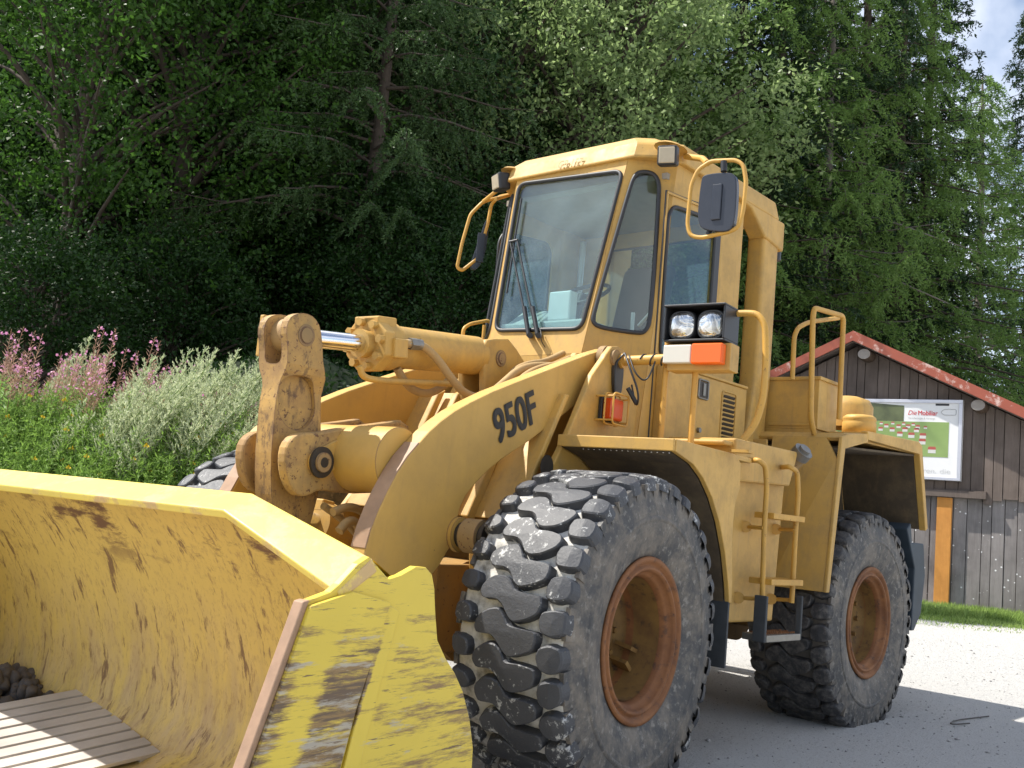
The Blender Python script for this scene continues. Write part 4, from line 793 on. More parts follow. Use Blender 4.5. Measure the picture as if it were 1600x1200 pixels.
# ladder
def LP(a,b,y=1.40): return at(a,b,1,y=y)
for s in (1,-1):
    f=lambda P:[Vector((p.x,p.y*s,p.z)) for p in P]
    q_=MB(); r1=[LP(1172,719,1.29),LP(1185,719),LP(1196,727),LP(1198,760),LP(1194,830),LP(1191,935)]; r2=[LP(1221,730,1.29),LP(1234,729),LP(1246,737),LP(1247,775),LP(1243,830),LP(1237,942)]
    q_.tube(roundc(f(r1),.04,4,False),.016,10); q_.tube(roundc(f(r2),.04,4,False),.016,10)
    for a,b in (((1166,823),(1193,825)),((1213,827),(1242,828)),((1154,934),(1190,936)),((1205,936),(1240,938))):
        q_.tube(f([LP(*a,1.25),LP(*b)]),.012,8); q_.tube(f([LP(*a,1.245),LP(*a,1.262)]),.034,14)
    lad=q_.build('ladder',M['rail'],LD,1)
    def step(z0,th,x0,x1,ya,yb,mat):
        g=MB(); g.box((x0,s*ya,z0),(x1,s*yb,z0+th)); 
        return g.build('ladder_step',mat,lad,1,bevel=.004)
    zz=LP(1203,805).z; step(zz-.02,.035,-1.56,-1.98,1.30,1.43,M['rail']); z2=LP(1200,908).z; step(z2-.02,.035,-1.54,-1.96,1.30,1.45,M['rail'])
    z3=LP(1190,1000,1.42).z; st=step(z3-.01,.04,-1.50,-1.94,1.30,1.46,M['steel'])
    g=MB()
    for k in range(14):
        for j in range(3): g.cyl((-1.56-k*.028,s*(1.33+j*.045),z3+.03),(-1.56-k*.028,s*(1.33+j*.045),z3+.038),.008,6)
        
    g.build('tread_grip',M['rust'],lad,1)
    g=MB(); g.box((-1.47,s*1.38,z3-.01),(-1.495,s*1.46,.90)); g.build('step_strap',M['rubber'],lad,1,bevel=.006); g=MB(); g.box((-1.945,s*1.415,z3-.01),(-1.965,s*1.455,.90)); g.build('step_strap',M['rubber'],lad,1,bevel=.006)
# fuel filler neck
q_=MB(); n0=at(1225,738,1,y=1.16); n1=at(1248,713,1,y=1.27); q_.cyl(n0-(n1-n0)*.4,n1,.055,20); fn=q_.build('filler_neck',M['pin'],LD,1,bevel=.004); d=(n1-n0).normalized(); q_=MB(); q_.cyl(n1,n1+d*.055,.066,12); q_.cyl(n1+d*.055,n1+d*.075,.04,12); q_.build('filler_cap',M['steel'],fn,1,bevel=.004)
# handrails behind the cab
ra=[at(a,b,1,y=1.0) for a,b in ((1238,593),(1241,525),(1247,512),(1262,504),(1272,502))]+[at(1310,497,1,y=1.0)]
rb=[(-2.555,1.16,1.905)]; rb=[at(1275,690,1,y=1.16),at(1268,660,1,y=1.16),at(1267,640,1,y=1.16),at(1270,500,1,y=1.16),at(1272,481,1,y=1.16)]; x1_=rb[-1].x; e=at(1318,494,1,y=1.16); e2=at(1311,655,1,y=1.16)
q_=MB(); q_.tube(roundc(ra,.05,4,False),.017,10); q_.tube(roundc(rb+[e,e2],.05,4,False),.019,10)
for a,b in ((1276,681),(1272,697)): p=at(a,b,1,y=1.16); q_.cyl(p-Vector((.02,0,0)),p+Vector((.03,0,0)),.018,8)
q_.obox(at(1274,689,1,y=1.16)-Vector((.03,0,0)),.014,.07,.12,(1,0,0),(0,0,1))
q_.build('handrail',M['rail'],LD,1)
# filler bowl and hood dome
q_=MB(); cb=at(1342,676,1,y=1.12); q_.lathe([(.0,-.02),(.125,-.02),(.125,.07),(.118,.085),(.125,.095),(.12,.115),(.10,.13),(0,.135)],cb,28,0,axis='z'); q_.build('air_cleaner_bowl',Y,LD,1)
q_=MB(); cb=at(1325,640,1,y=.95); q_.lathe([(.19,-.15),(.19,.02),(.16,.075),(.08,.10),(0,.105)],cb,28,0,axis='z'); q_.build('hood_dome',Y,LD,1)
# ================================================================== GROUND
AX=Vector((cos(YAW),sin(YAW))); BX=Vector((sin(YAW),-cos(YAW)))   # forward, right (plan)
def st(x,y): dx=x-CP.x; dy=y-CP.y; return dx*AX.x+dy*AX.y, dx*BX.x+dy*BX.y
def xy(s,t): return CP.x+AX.x*s+BX.x*t, CP.y+AX.y*s+BX.y*t
def sm(v,a,b): q=min(1,max(0,(v-a)/(b-a))); return q*q*(3-2*q)
def nz(x,y): return sin(x*1.3+y*.7)*.5+sin(x*.61-y*1.9+2)*.3+sin(x*3.1+y*2.3+1)*.2
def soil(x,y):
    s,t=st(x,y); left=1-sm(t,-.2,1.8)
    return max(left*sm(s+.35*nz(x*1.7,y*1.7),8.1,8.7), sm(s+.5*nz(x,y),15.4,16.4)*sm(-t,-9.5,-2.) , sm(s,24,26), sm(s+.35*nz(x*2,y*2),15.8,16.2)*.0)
def H(x,y):
    s,t=st(x,y); left=1-sm(t,-.2,2.2)
    h=.30*sm(s,9,17)
    h+=left*(1.15*sm(s,8.3,10.6)+.12*nz(x,y)*sm(s,9,12))
    h+=(1-sm(t,1.,6.))*max(0,s-14)*.42*sm(s,14,18)+sm(t,1.,6.)*(max(0,s-30)*.18)
    return h+ .015*nz(x*2,y*2)*(1 if s>3 else .3)*.6*sm(s,8,10)
def grid(name,s0,s1,t0,t1,ds,mats,z=0):
    ns=int((s1-s0)/ds)+1; ntt=int((t1-t0)/ds)+1; vs=[];col=[]
    for i in range(ns):
        for j in range(ntt):
            x,y=xy(s0+i*ds,t0+j*ds); vs.append((x,y,H(x,y)+z)); col.append(soil(x,y))
    fs=[(i*ntt+j,i*ntt+j+1,(i+1)*ntt+j+1,(i+1)*ntt+j) for i in range(ns-1) for j in range(ntt-1)]
    return vs,fs,col
# one sheet: non-uniform spacing, fine near the camera, coarse to the horizon
ss=[-60,-30,-15,-8]+[-4+.25*k for k in range(100)]+[21+1.*k for k in range(30)]+[52,60,80,120,200,400]; tt=[-300,-120,-60,-40]+[-28+.8*k for k in range(15)]+[-16+.25*k for k in range(125)]+[15.5+1.5*k for k in range(12)]+[40,60,120,300]
vs=[];col=[]
for a in ss:
    for b in tt:
        x,y=xy(a,b); vs.append((x,y,H(x,y))); col.append(soil(x,y))
nt_=len(tt); fs=[(i*nt_+j,i*nt_+j+1,(i+1)*nt_+j+1,(i+1)*nt_+j)[::-1] for i in range(len(ss)-1) for j in range(nt_-1)]
g=MB(); g.add(vs,fs,0,True); G=g.build('ground',M['ground']); tag(G,kind='structure')
ca=G.data.attributes.new('soil','FLOAT','POINT'); ca.data.foreach_set('value',col)
# loose pebbles
def fastmesh(name,V,F,mats,mi=None,loc=(0,0,0)):
    me=bpy.data.meshes.new(name); V=np.asarray(V,np.float32); F=np.asarray(F,np.int32); k=F.shape[1]
    me.vertices.add(len(V)); me.vertices.foreach_set('co',V.ravel()); me.loops.add(F.size); me.loops.foreach_set('vertex_index',F.ravel())
    me.polygons.add(len(F)); me.polygons.foreach_set('loop_start',np.arange(0,F.size,k,dtype=np.int32)); me.polygons.foreach_set('loop_total',np.full(len(F),k,np.int32))
    for m_ in mats: me.materials.append(m_)
    if mi is not None: me.polygons.foreach_set('material_index',np.asarray(mi,np.int32))
    me.update(calc_edges=True); me.validate(); return me
def linkmesh(name,me,parent=None,loc=(0,0,0),rz=0,sc=1):
    o=bpy.data.objects.new(name,me); COL.objects.link(o); o.location=loc; o.rotation_euler=(0,0,rz); o.scale=(sc,)*3
    if parent:o.parent=parent
    return o
V=[];F=[]
octv=np.array([(1,0,0),(0,1,0),(-1,0,0),(0,-1,0),(0,0,.7),(0,0,-.4)]); octf=np.array([(0,1,4),(1,2,4),(2,3,4),(3,0,4),(1,0,5),(2,1,5),(3,2,5),(0,3,5)])
for i in range(9000):
    s=RNG.uniform(2,13)**1.0; t=RNG.uniform(-1.5,8); x,y=xy(s,t)
    if soil(x,y)>.4: continue
    r=RNG.lognormal(-5.4,.5); V.append((octv*RNG.uniform(.6,1.3,(6,1)))*r+np.array([x,y,H(x,y)+r*.2])); F.append(octf+6*(len(V)-1))
tag(linkmesh('gravel',fastmesh('gravel',np.vstack(V),np.vstack(F),[plain('pebble',(.30,.29,.28),.9,nv=.5,scale=3)])),kind='stuff')
# ================================================================== FOLIAGE GENERATORS
def leafquads(P,Dr,L,Wd,fold=.25):
    """P base points (n,3), Dr directions, L lengths, Wd widths -> 2 quads... diamond leaf as 1 quad bent"""
    n=len(P); Dr=Dr/np.linalg.norm(Dr,axis=1,keepdims=True); rnd=RNG.normal(size=(n,3)); S=np.cross(Dr,rnd); S/=np.linalg.norm(S,axis=1,keepdims=True)+1e-9; Nn=np.cross(S,Dr)
    L=L[:,None];Wd=Wd[:,None]
    a=P; b=P+Dr*L*.45+S*Wd*.5+Nn*L*fold*.3; c=P+Dr*L; d=P+Dr*L*.45-S*Wd*.5+Nn*L*fold*.3
    V=np.stack([a,b,c,d],1).reshape(-1,3); F=np.arange(4*n).reshape(-1,4); return V,F
def tubes(segs,n=5):
    V=[];F=[];o=0
    for P,r in segs:
        P=[Vector(p) for p in P]; u=None
        for i,p in enumerate(P):
            T=(P[min(i+1,len(P)-1)]-P[max(i-1,0)]).normalized(); u=T.orthogonal().normalized() if u is None else (u-T*u.dot(T)).normalized(); w=T.cross(u); rr=r[0]+(r[1]-r[0])*i/(len(P)-1)
            for k in range(n): a=2*pi*k/n; V.append(p+(u*cos(a)+w*sin(a))*rr)
        for i in range(len(P)-1):
            for k in range(n): F.append((o+i*n+k,o+i*n+(k+1)%n,o+(i+1)*n+(k+1)%n,o+(i+1)*n+k))
        o+=len(P)*n
    return np.array([tuple(v) for v in V]),np.array(F)
def broadleaf(name,h,cr,base,nl,leaf,mat,nclump=150,bark='bark',droop=.0,seed=1):
    rs=np.random.default_rng(seed); random.seed(seed)
    segs=[]; top=Vector((rs.normal(0,.3),rs.normal(0,.3),h)); tp=[Vector((0,0,-.4)),Vector((rs.normal(0,.1),rs.normal(0,.1),h*.3)),Vector((rs.normal(0,.2),rs.normal(0,.2),h*.62)),top]
    segs.append((chaikin(tp,2,False),(h*.020+.03,.02)))
    C=[]; 
    for i in range(nclump):
        z=base+(h-base)*rs.random()**.85; f=(z-base)/(h-base); rad=cr*(sin(pi*min(1,(f*.82+.16)))**.7)*(.25+.85*rs.random()**.5); a=rs.random()*2*pi
        c=Vector((cos(a)*rad,sin(a)*rad,z-.12*rad)); C.append(c)
        if i%2==0:
            o=Vector((0,0,max(.5,z-rad*.75))); segs.append((chaikin([o,o.lerp(c,.5)+Vector((0,0,.12*rad)),c],1,False),(.035+.01*rad,.008)))
    per=nl//nclump; P=[];Dr=[]
    for c in C:
        out=np.array([c.x,c.y,.25*cr]); out/=np.linalg.norm(out)+1e-9; R=rs.uniform(.3,.62)*cr/2.4
        q=rs.normal(size=(per,3))*np.array([R,R,R*.55])*.62; 
        q[:,2]-=droop*np.linalg.norm(q[:,:2],axis=1); 
        # spray: leaves gathered in little twigs
        tw=rs.integers(0,max(3,per//9),per); off=rs.normal(size=(max(3,per//9),3))*np.array([R,R,R*.6])*.75
        p=np.array(c)+off[tw]+rs.normal(size=(per,3))*leaf*1.5; P.append(p); d=rs.normal(size=(per,3))*.8+out*.7+np.array([0,0,-.35]); Dr.append(d)
    P=np.vstack(P);Dr=np.vstack(Dr); n=len(P); lv,lf=leafquads(P,Dr,rs.uniform(.8,1.5,n)*leaf*1.3,rs.uniform(.6,1.,n)*leaf)
    tv,tf=tubes(segs); 
    return fastmesh(name+'_crown',lv,lf,[M[mat]]),fastmesh(name+'_trunk',tv,tf,[M[bark]])
def conifer(name,h,cr,base,seed,mat,droop=.9,nb=150,twl=.5,dens=26,nlen=.055,bark='bark',pw=.8):
    """larch / spruce: boughs that sweep out and hang twigs covered in short needles"""
    rs=np.random.default_rng(seed); random.seed(seed); segs=[(chaikin([(0,0,-.5),(rs.normal(0,.08),rs.normal(0,.08),h*.5),(0,0,h)],2,False),(h*.013+.04,.015))]
    P=[];Dr=[];Ls=[]
    for i in range(nb):
        f=(i+rs.random())/nb; z=base+(h-base)*f; L=cr*((1-f)**pw)*(.55+.6*rs.random())+.25; a=i*2.39996+rs.normal(0,.3); up0=rs.uniform(-.05,.35)
        pts=[]; m_=9
        for k in range(m_):
            u=k/(m_-1); r=L*u; zz=z+r*up0-droop*.33*L*u*u*1.4+.10*L*u**4*2; aa=a+.12*sin(u*4+i); pts.append(Vector((cos(aa)*r,sin(aa)*r,zz)))
        segs.append((pts[::2]+[],(.012+.010*L,.004)))
        nt2=int(8+L*9)
        for k in range(nt2):
            u=rs.uniform(.18,1.); j=min(m_-2,int(u*(m_-1))); q=pts[j].lerp(pts[j+1],u*(m_-1)-j); side=rs.choice((-1,1)); tl=twl*rs.uniform(.4,1.15)*(1.1-.5*u)
            dd=Vector((cos(a)*.55-side*sin(a)*.8,sin(a)*.55+side*cos(a)*.8,-.12-droop*.45)).normalized()
            n=int(dens*tl/twl); uu=rs.random(n); sag=-droop*.55*tl*uu*uu
            p=np.array(q)[None]+np.array(dd)[None]*(uu*tl)[:,None]+np.stack([np.zeros(n),np.zeros(n),sag],1)+rs.normal(size=(n,3))*.012
            P.append(p); Dr.append(rs.normal(size=(n,3))*.8+np.array(dd)[None]*.9); Ls.append(rs.uniform(.7,1.4,n)*nlen)
    P=np.vstack(P);Dr=np.vstack(Dr);Ls=np.concatenate(Ls)
    lv,lf=leafquads(P,Dr,Ls*1.6,Ls*.55,.1); tv,tf=tubes(segs); print(name,len(lf))
    return fastmesh(name+'_crown',lv,lf,[M[mat]]),fastmesh(name+'_trunk',tv,tf,[M[bark]])
def putree(kind,crown,trunk,px,s,label,cat,group,sc=1,rz=None,mat=None,dz=0):
    """px: photo column of the trunk foot; s: forward distance"""
    t=(px-800)/FPX*s+ .0; x,y=xy(s,t); z=H(x,y)+dz; rz=random.uniform(0,6.28) if rz is None else rz
    r=mkempty(kind,(x,y,z),(0,0,rz)); r.scale=(sc,)*3; tag(r,label,cat,group)
    linkmesh('crown',crown,r); linkmesh('trunk',trunk,r); return r
bA=broadleaf('broad_a',9.5,3.0,1.2,48000,.062,'leaf',190,seed=3)
bB=broadleaf('broad_b',8.0,2.7,.8,42000,.062,'leaf2',170,seed=5)
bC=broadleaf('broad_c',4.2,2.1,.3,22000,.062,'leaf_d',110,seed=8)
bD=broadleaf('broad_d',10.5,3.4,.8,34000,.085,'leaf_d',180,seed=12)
cA=conifer('larch_a',15,3.9,3.2,21,'needle',1.15,130,.85,58,.046,'bark')
cB=conifer('larch_b',14,3.5,3.8,22,'needle',1.0,120,.8,52,.046,'barkpale')
cC=conifer('spruce_a',18,2.6,2.0,23,'needle_d',.9,210,.42,26,.06,'bark',pw=.7)
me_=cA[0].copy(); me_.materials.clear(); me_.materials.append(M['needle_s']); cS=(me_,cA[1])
random.seed(11)
BT=[('broadleaf_tree',bA,70,17.2,1.15,'tall leafy tree with pale sunlit leaves at the far left edge of the wood'),
('broadleaf_tree',bA,235,18.5,1.12,'leafy tree rising above the pink flowers at left of the wood'),
('broadleaf_tree',bB,900,25,1.55,'grey green leafy tree with bright sunlit tips directly behind the cab roof'),
('broadleaf_tree',bB,720,24,1.5,'grey green leafy tree just left of the one behind the cab roof'),
('broadleaf_tree',bD,470,20.5,1.0,'dark leafy tree in shade above the mossy boulder'),
('broadleaf_tree',bD,340,22,1.1,'dark leafy tree between the left leafy tree and the boulder'),
('larch_tree',cS,540,18.0,.85,'larch with hanging pale green twigs in the shaded middle of the wood'),
('larch_tree',cA,1130,27,1.4,'larch with bright drooping boughs right behind the loader canopy'),
('larch_tree',cB,1270,28,1.4,'larch reaching long sunlit boughs over the barn ridge'),
('larch_tree',cB,1030,28,1.5,'larch with pale bark standing between the cab tree and the canopy larch'),
('larch_tree',cA,1390,30,1.35,'tall larch behind the right slope of the barn roof'),
('spruce_tree',cC,1190,27,1.2,'dark spruce behind the two larches at the canopy'),
('spruce_tree',cC,1330,29,1.25,'dark spruce rising straight above the barn ridge'),
('spruce_tree',cC,1440,31,1.2,'dark spruce above the billboard end of the barn'),
('larch_tree',cB,1525,33,1.2,'thin larch with sky showing through it near the right edge'),
('spruce_tree',cC,1610,38,1.2,'distant spruce at the very right edge against the sky'),
('bush',bC,40,14.2,.75,'dark leafy bush behind the pink flowers at the far left'),
('bush',bC,690,17,.78,'leafy bush showing beneath the right hand mirror of the loader'),
('bush',bC,1245,27,1.3,'leafy bush between the canopy post and the barn'),
('bush',bC,1560,30,1.2,'pale leafy bush behind the right end of the barn roof'),
('bush',bC,620,18.0,.9,'low dark bush behind the tilt cylinder'),
('bush',bC,250,16.2,.8,'low dark bush behind the tallest flowers')]
for k,c,px,s,sc,lab in BT: putree(k,c[0],c[1],px,s,lab,'bush' if k=='bush' else 'tree',None,sc)
gl='trees filling the dark wood behind the loader'
for i in range(30):
    px=-150+ i*58+random.uniform(-25,25); s=(random.uniform(28,31) if px>620 else random.uniform(23,27)) if px<950 else random.uniform(31,35)
    if px>1400: continue
    c=random.choice((bD,bD,cC,cC,bD)) if px<1050 else random.choice((cC,cC,cA)); k={id(bD):'broadleaf_tree',id(cC):'spruce_tree',id(bA):'broadleaf_tree',id(cA):'larch_tree'}[id(c)]
    putree(k,c[0],c[1],px,s,'dark tree standing in the shade deep inside the wood','tree',gl,random.uniform(.9,1.15))
for i in range(26):
    px=-250+ i*66+random.uniform(-25,25); s=random.uniform(30,38) if px<950 else random.uniform(40,46)
    if px>1430: continue
    c=random.choice((bD,cC,cC)); putree('broadleaf_tree' if c is bD else 'spruce_tree',c[0],c[1],px,s,'dark tree standing in the shade deep inside the wood','tree',gl,random.uniform(1.0,1.3))
for i in range(16):
    px=60+i*68+random.uniform(-20,20); s=random.uniform(18,22)+(6 if px>900 else 0)
    putree('bush',bC[0],bC[1],px,s,'dark low bush in the undergrowth of the shaded wood','bush','bushes under the trees of the wood',random.uniform(.7,1.0))
# distant blue mountain seen through the trees at right
V=[];F=[]
n=40
for i in range(n+1):
    t=-60+i*9; hgt=34+14*sin(i*.35)+5*sin(i*1.3)
    for j,(ds,hh) in enumerate(((0,-2),(40,.45),(90,.8),(150,1))): x,y=xy(190+ds+8*sin(i*.9+j),t*1.3+60); V.append((x,y,(hgt*hh+3*sin(i*2.1+j)) if j else -2))
F=[(i*4+j,(i+1)*4+j,(i+1)*4+j+1,i*4+j+1) for i in range(n) for j in range(3)]
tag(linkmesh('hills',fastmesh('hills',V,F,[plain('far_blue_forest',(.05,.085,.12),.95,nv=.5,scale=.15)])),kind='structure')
# mossy boulder
def rock(name,loc,sc,mat,seed,sub=4,amp=.18):
    bm=bmesh.new(); bmesh.ops.create_icosphere(bm,subdivisions=sub,radius=1); rs=random.Random(seed); ph=[rs.uniform(0,6) for _ in range(6)]
    for v in bm.verts:
        p=v.co; d=amp*(sin(p.x*2.3+ph[0])+sin(p.y*2.9+ph[1])+sin(p.z*2.6+ph[2]))*.6+amp*.4*(sin(p.x*7+ph[3])*sin(p.y*6.1+ph[4])+sin(p.z*8+ph[5])*.6); v.co=Vector((p.x*sc[0],p.y*sc[1],p.z*sc[2]))*(1+d)
    me=bpy.data.meshes.new(name); bm.to_mesh(me); bm.free(); me.materials.append(mat)
    for p in me.polygons: p.use_smooth=True
    o=bpy.data.objects.new(name,me); COL.objects.link(o); o.location=loc; return o
x,y=xy(13.6,-3.1); tag(rock('boulder',(x,y,H(x,y)+.5),(1.8,1.6,1.05),M['moss'],4,5,.26),'big mossy boulder in deep shade behind the tilt lever','boulder')
x,y=xy(13.2,-1.5); tag(rock('boulder',(x,y,H(x,y)+.3),(1.2,1.1,.7),M['moss'],6,5,.25),'smaller mossy boulder in shade below the tilt cylinder rod','boulder')
for o in [q for q in bpy.data.objects if q.name.startswith('boulder')]:
    me=o.data; nv0=len(me.vertices); co=np.empty(nv0*3); me.vertices.foreach_get('co',co); co=co.reshape(-1,3); no=np.array([tuple(v.normal) for v in me.vertices]); idx=RNG.integers(0,nv0,9000); idx=idx[no[idx,2]>-.2]
    P=co[idx]+RNG.normal(0,.03,(len(idx),3)); D=no[idx]+RNG.normal(0,.8,(len(idx),3)); v,f=leafquads(P,D,RNG.uniform(.04,.13,len(idx)),RNG.uniform(.02,.05,len(idx)))
    linkmesh('moss',fastmesh('moss',v,f,[M['leaf_d']]),o)
# ================================================================== WEEDS
def fireweed(name,seed,h=1.5):
    rs=np.random.default_rng(seed); P=[];D=[];L=[];Wd=[];mi=[]; segs=[]
    for k in range(5):
        a=rs.uniform(0,6.28); b=np.array([cos(a)*.15*rs.random(),sin(a)*.15*rs.random(),0]); hh=h*rs.uniform(.7,1.05); lean=np.array([BX.x,BX.y,0])*rs.uniform(.10,.5)*hh*.6+rs.normal(0,.06,3); lean[2]=0
        f=lambda u: b+lean*u**1.6+np.array([0,0,hh*u])
        segs.append(([tuple(f(u)) for u in np.linspace(0,1,6)],(.006,.003)))
        for j in range(80):
            u=.12+.88*j/80; a=j*2.4; d=np.array([cos(a),sin(a),.55]); 
            if u<.68: P.append(f(u)); D.append(d); L.append(.12*(1.1-u*.6)); Wd.append(.022); mi.append(0)
            elif u<.90: P.append(f(u)); D.append(d+np.array([0,0,.3])); L.append(.065); Wd.append(.007); mi.append(2)
            else:
                P.append(f(u)); D.append(d); L.append(.04); Wd.append(.006); mi.append(2)
            if u>.93 and rs.random()<.5:
                for _ in range(2): P.append(f(u)+d*.02); D.append(rs.normal(size=3)+d*.6); L.append(.034); Wd.append(.028); mi.append(1)
    v,fc=leafquads(np.array(P),np.array(D),np.array(L)*1.15,np.array(Wd)); tv,tf=tubes(segs,3)
    return fastmesh(name,np.vstack([v,tv]),np.vstack([fc,tf+len(v)]),[M['weed'],M['petal'],M['pinkish']],mi+[2]*len(tf))
def mugwort(name,seed,h=1.5):
    rs=np.random.default_rng(seed); P=[];D=[];L=[];Wd=[]; segs=[]; mi=[]
    for k in range(7):
        a=rs.uniform(0,6.28); b=np.array([cos(a)*.2*rs.random(),sin(a)*.2*rs.random(),0]); hh=h*rs.uniform(.65,1.05); lean=np.array([BX.x,BX.y,0])*rs.uniform(.35,1.0)*hh*.6+rs.normal(0,.07,3); lean[2]=0
        f=lambda u: b+lean*u**1.5+np.array([0,0,hh*u]); segs.append(([tuple(f(u)) for u in np.linspace(0,1,6)],(.006,.003)))
        for j in range(34):
            u=.25+.75*j/34; a=j*2.4+rs.normal(0,.3); bl=.30*(1.12-u)*rs.uniform(.6,1.1)+.03; d0=np.array([cos(a)*.6,sin(a)*.6,.9])
            for q in range(15):
                w=q/15; p=f(u)+d0*bl*w; P.append(p); D.append(rs.normal(size=3)*.5+d0+np.array([0,0,.2])); L.append(rs.uniform(.025,.05)); Wd.append(.012); mi.append(0 if u>.35 else 1)
    v,fc=leafquads(np.array(P),np.array(D),np.array(L),np.array(Wd)); tv,tf=tubes(segs,3)
    return fastmesh(name,np.vstack([v,tv]),np.vstack([fc,tf+len(v)]),[M['mug'],M['weed']],mi+[1]*len(tf))
def herb(name,seed,h=.75):
    rs=np.random.default_rng(seed); P=[];D=[];L=[];Wd=[];mi=[]; segs=[]
    for k in range(22):
        a=rs.uniform(0,6.28); r=.35*rs.random()**.5; b=np.array([cos(a)*r,sin(a)*r,0]); hh=h*rs.uniform(.5,1.1); lean=rs.normal(0,.12,3)+np.array([BX.x,BX.y,0])*.08; lean[2]=0; f=lambda u: b+lean*u+np.array([0,0,hh*u]); segs.append(([tuple(f(u)) for u in np.linspace(0,1,4)],(.004,.002)))
        for j in range(62):
            u=.05+.95*rs.random(); P.append(f(u)); D.append(rs.normal(size=3)+np.array([0,0,.5])); L.append(rs.uniform(.03,.075)); Wd.append(.009); mi.append(0)
        if rs.random()<.16:
            for _ in range(5): P.append(f(1)); D.append(rs.normal(size=3)+np.array([0,0,.5])); L.append(.028); Wd.append(.024); mi.append(1)
    v,fc=leafquads(np.array(P),np.array(D),np.array(L),np.array(Wd)); tv,tf=tubes(segs,3)
    return fastmesh(name,np.vstack([v,tv]),np.vstack([fc,tf+len(v)]),[M['grass'],M['petal_y']],mi+[0]*len(tf))
FW=[fireweed('fireweed',s) for s in(1,2,3)]; MW=[mugwort('mugwort',s) for s in (4,5,6)]; HB=[herb('meadow_herb',s) for s in (7,8,9)]
def plant(kind,me,px,s,lab,group,sc,cat='plant'):
    t=(px-800)/FPX*s; x,y=xy(s,t); o=linkmesh(kind,me,None,(x,y,H(x,y)-.03),random.uniform(-.5,.5),sc); tag(o,lab,cat,group)
random.seed(5)
for i in range(60): 
    px=random.uniform(-40,230) if i<36 else random.uniform(200,440)
    plant('fireweed_plant',random.choice(FW),px,random.uniform(10.0,12.2),'pink flowering willowherb plant leaning right in the weed bank','pink willowherb plants on the bank',random.uniform(.75,1.12)*(.95 if px<280 else .72))
for i in range(75):
    px=random.uniform(140,400) if i<60 else random.uniform(0,430); 
    plant('mugwort_plant',random.choice(MW),px,random.uniform(9.6,12),'pale silvery weed leaning right in the weed bank','silvery weeds on the bank',random.uniform(.6,1.15)*(1.0 if px<340 else .8))
for i in range(280):
    px=random.uniform(-60,520); s=random.uniform(8.6,10.4); plant('meadow_herb',random.choice(HB),px,s,'low bright green leafy herb at the foot of the weed bank','low green herbs on the bank',random.uniform(.7,1.15)*(1.1 if s>9.3 else .8))
# grass: blades that nobody could count
def blades(regs,name,lab=None):
    P=[];D=[];L=[];Wd=[]
    for (s0,s1,p0,p1,n,h,w) in regs:
        s=RNG.uniform(s0,s1,n); px=RNG.uniform(p0,p1,n); t=(px-800)/FPX*s
        for a,b in zip(s,t):
            x,y=xy(a,b)
            if soil(x,y)<.35 and name=='grass' : continue
            P.append((x,y,H(x,y)-.01)); D.append((RNG.normal(0,.35)+BX.x*.15,RNG.normal(0,.35)+BX.y*.15,1)); L.append(h*RNG.uniform(.5,1.2)); Wd.append(w)
    v,f=leafquads(np.array(P),np.array(D),np.array(L),np.array(Wd),.3); return linkmesh(name,fastmesh(name,v,f,[M['grass' if name=='grass' else 'lawn']]))
tag(blades([(8.2,11,-80,620,26000,.30,.016),(11,17,-80,760,12000,.35,.02)],'grass'),kind='stuff')
tag(blades([(15.6,17.2,1380,1680,11000,.16,.014),(14.9,15.7,1380,1680,3500,.08,.012),(14.3,15.2,1380,1680,700,.05,.012)],'lawn_strip'),kind='stuff')
# ================================================================== BARN
XW=-14.2; yp=-1.95; zp=5.07
BN=tag(mkempty('barn',(XW,yp,.25)),'weathered dark timber barn with a rusted red metal roof behind the loader','barn')
def bpart(mb,name,mat,parent=None,bevel=0):
    mb.v=[(a-XW,b-yp,c-.25) for a,b,c in mb.v]; return mb.build(name,mat,parent or BN,bevel=bevel)
zr=lambda y: zp-.18-.48*abs(y-yp)
random.seed(9)
zl=at(1480,768,x=XW).z
w=MB(); yy=-5.6
while yy<2.4:
    wd=random.uniform(.14,.24); y1=min(2.4,yy+wd); ym=(yy+y1)/2; lowz=zl+.02 if ym<.3 else zl-random.uniform(.05,.28)
    d=random.uniform(0,.02)
    w.extr([(XW+.06+d,yy+.006,lowz),(XW+.06+d,y1-.006,lowz),(XW+.06+d,y1-.006,zr(y1)-.02),(XW+.06+d,yy+.006,zr(yy)-.02)],(-.03,0,0)); yy=y1
bpart(w,'gable_boards',M['plank'])
w=MB(); yy=-5.6
while yy<2.4:
    wd=random.uniform(.15,.26); y1=min(2.4,yy+wd); d=random.uniform(0,.02)
    w.box((XW-.03+d,yy+.006,.15),(XW-.0+d,y1-.006,zl+.02 if (yy+y1)/2<.3 else zl)); yy=y1
bpart(w,'lower_boards',M['plank_low'])
w=MB(); w.extr([(XW-.06,-5.6,.1),(XW-.06,2.4,.1),(XW-.06,2.4,zr(2.4)-.04),(XW-.06,yp,zr(yp)-.04),(XW-.06,-5.6,zr(-5.6)-.04)],(-.05,0,0)); w.box((XW-8,2.3,.1),(XW-.12,2.4,zr(2.4)-.1)); w.box((XW-8,-5.6,.1),(XW-.12,-5.5,zr(-5.6)-.1)); bpart(w,'wall',M['plank_dark'])
w=MB(); w.box((XW+.0605,-5.6,zl-.10),(XW+.16,.30,zl+.01)); w.box((XW+.0605,-5.6,zl+.0105),(XW+.13,.30,zl+.03)); bpart(w,'ledge_beam',M['plank'],bevel=.004)
OV=.42
w=MB()
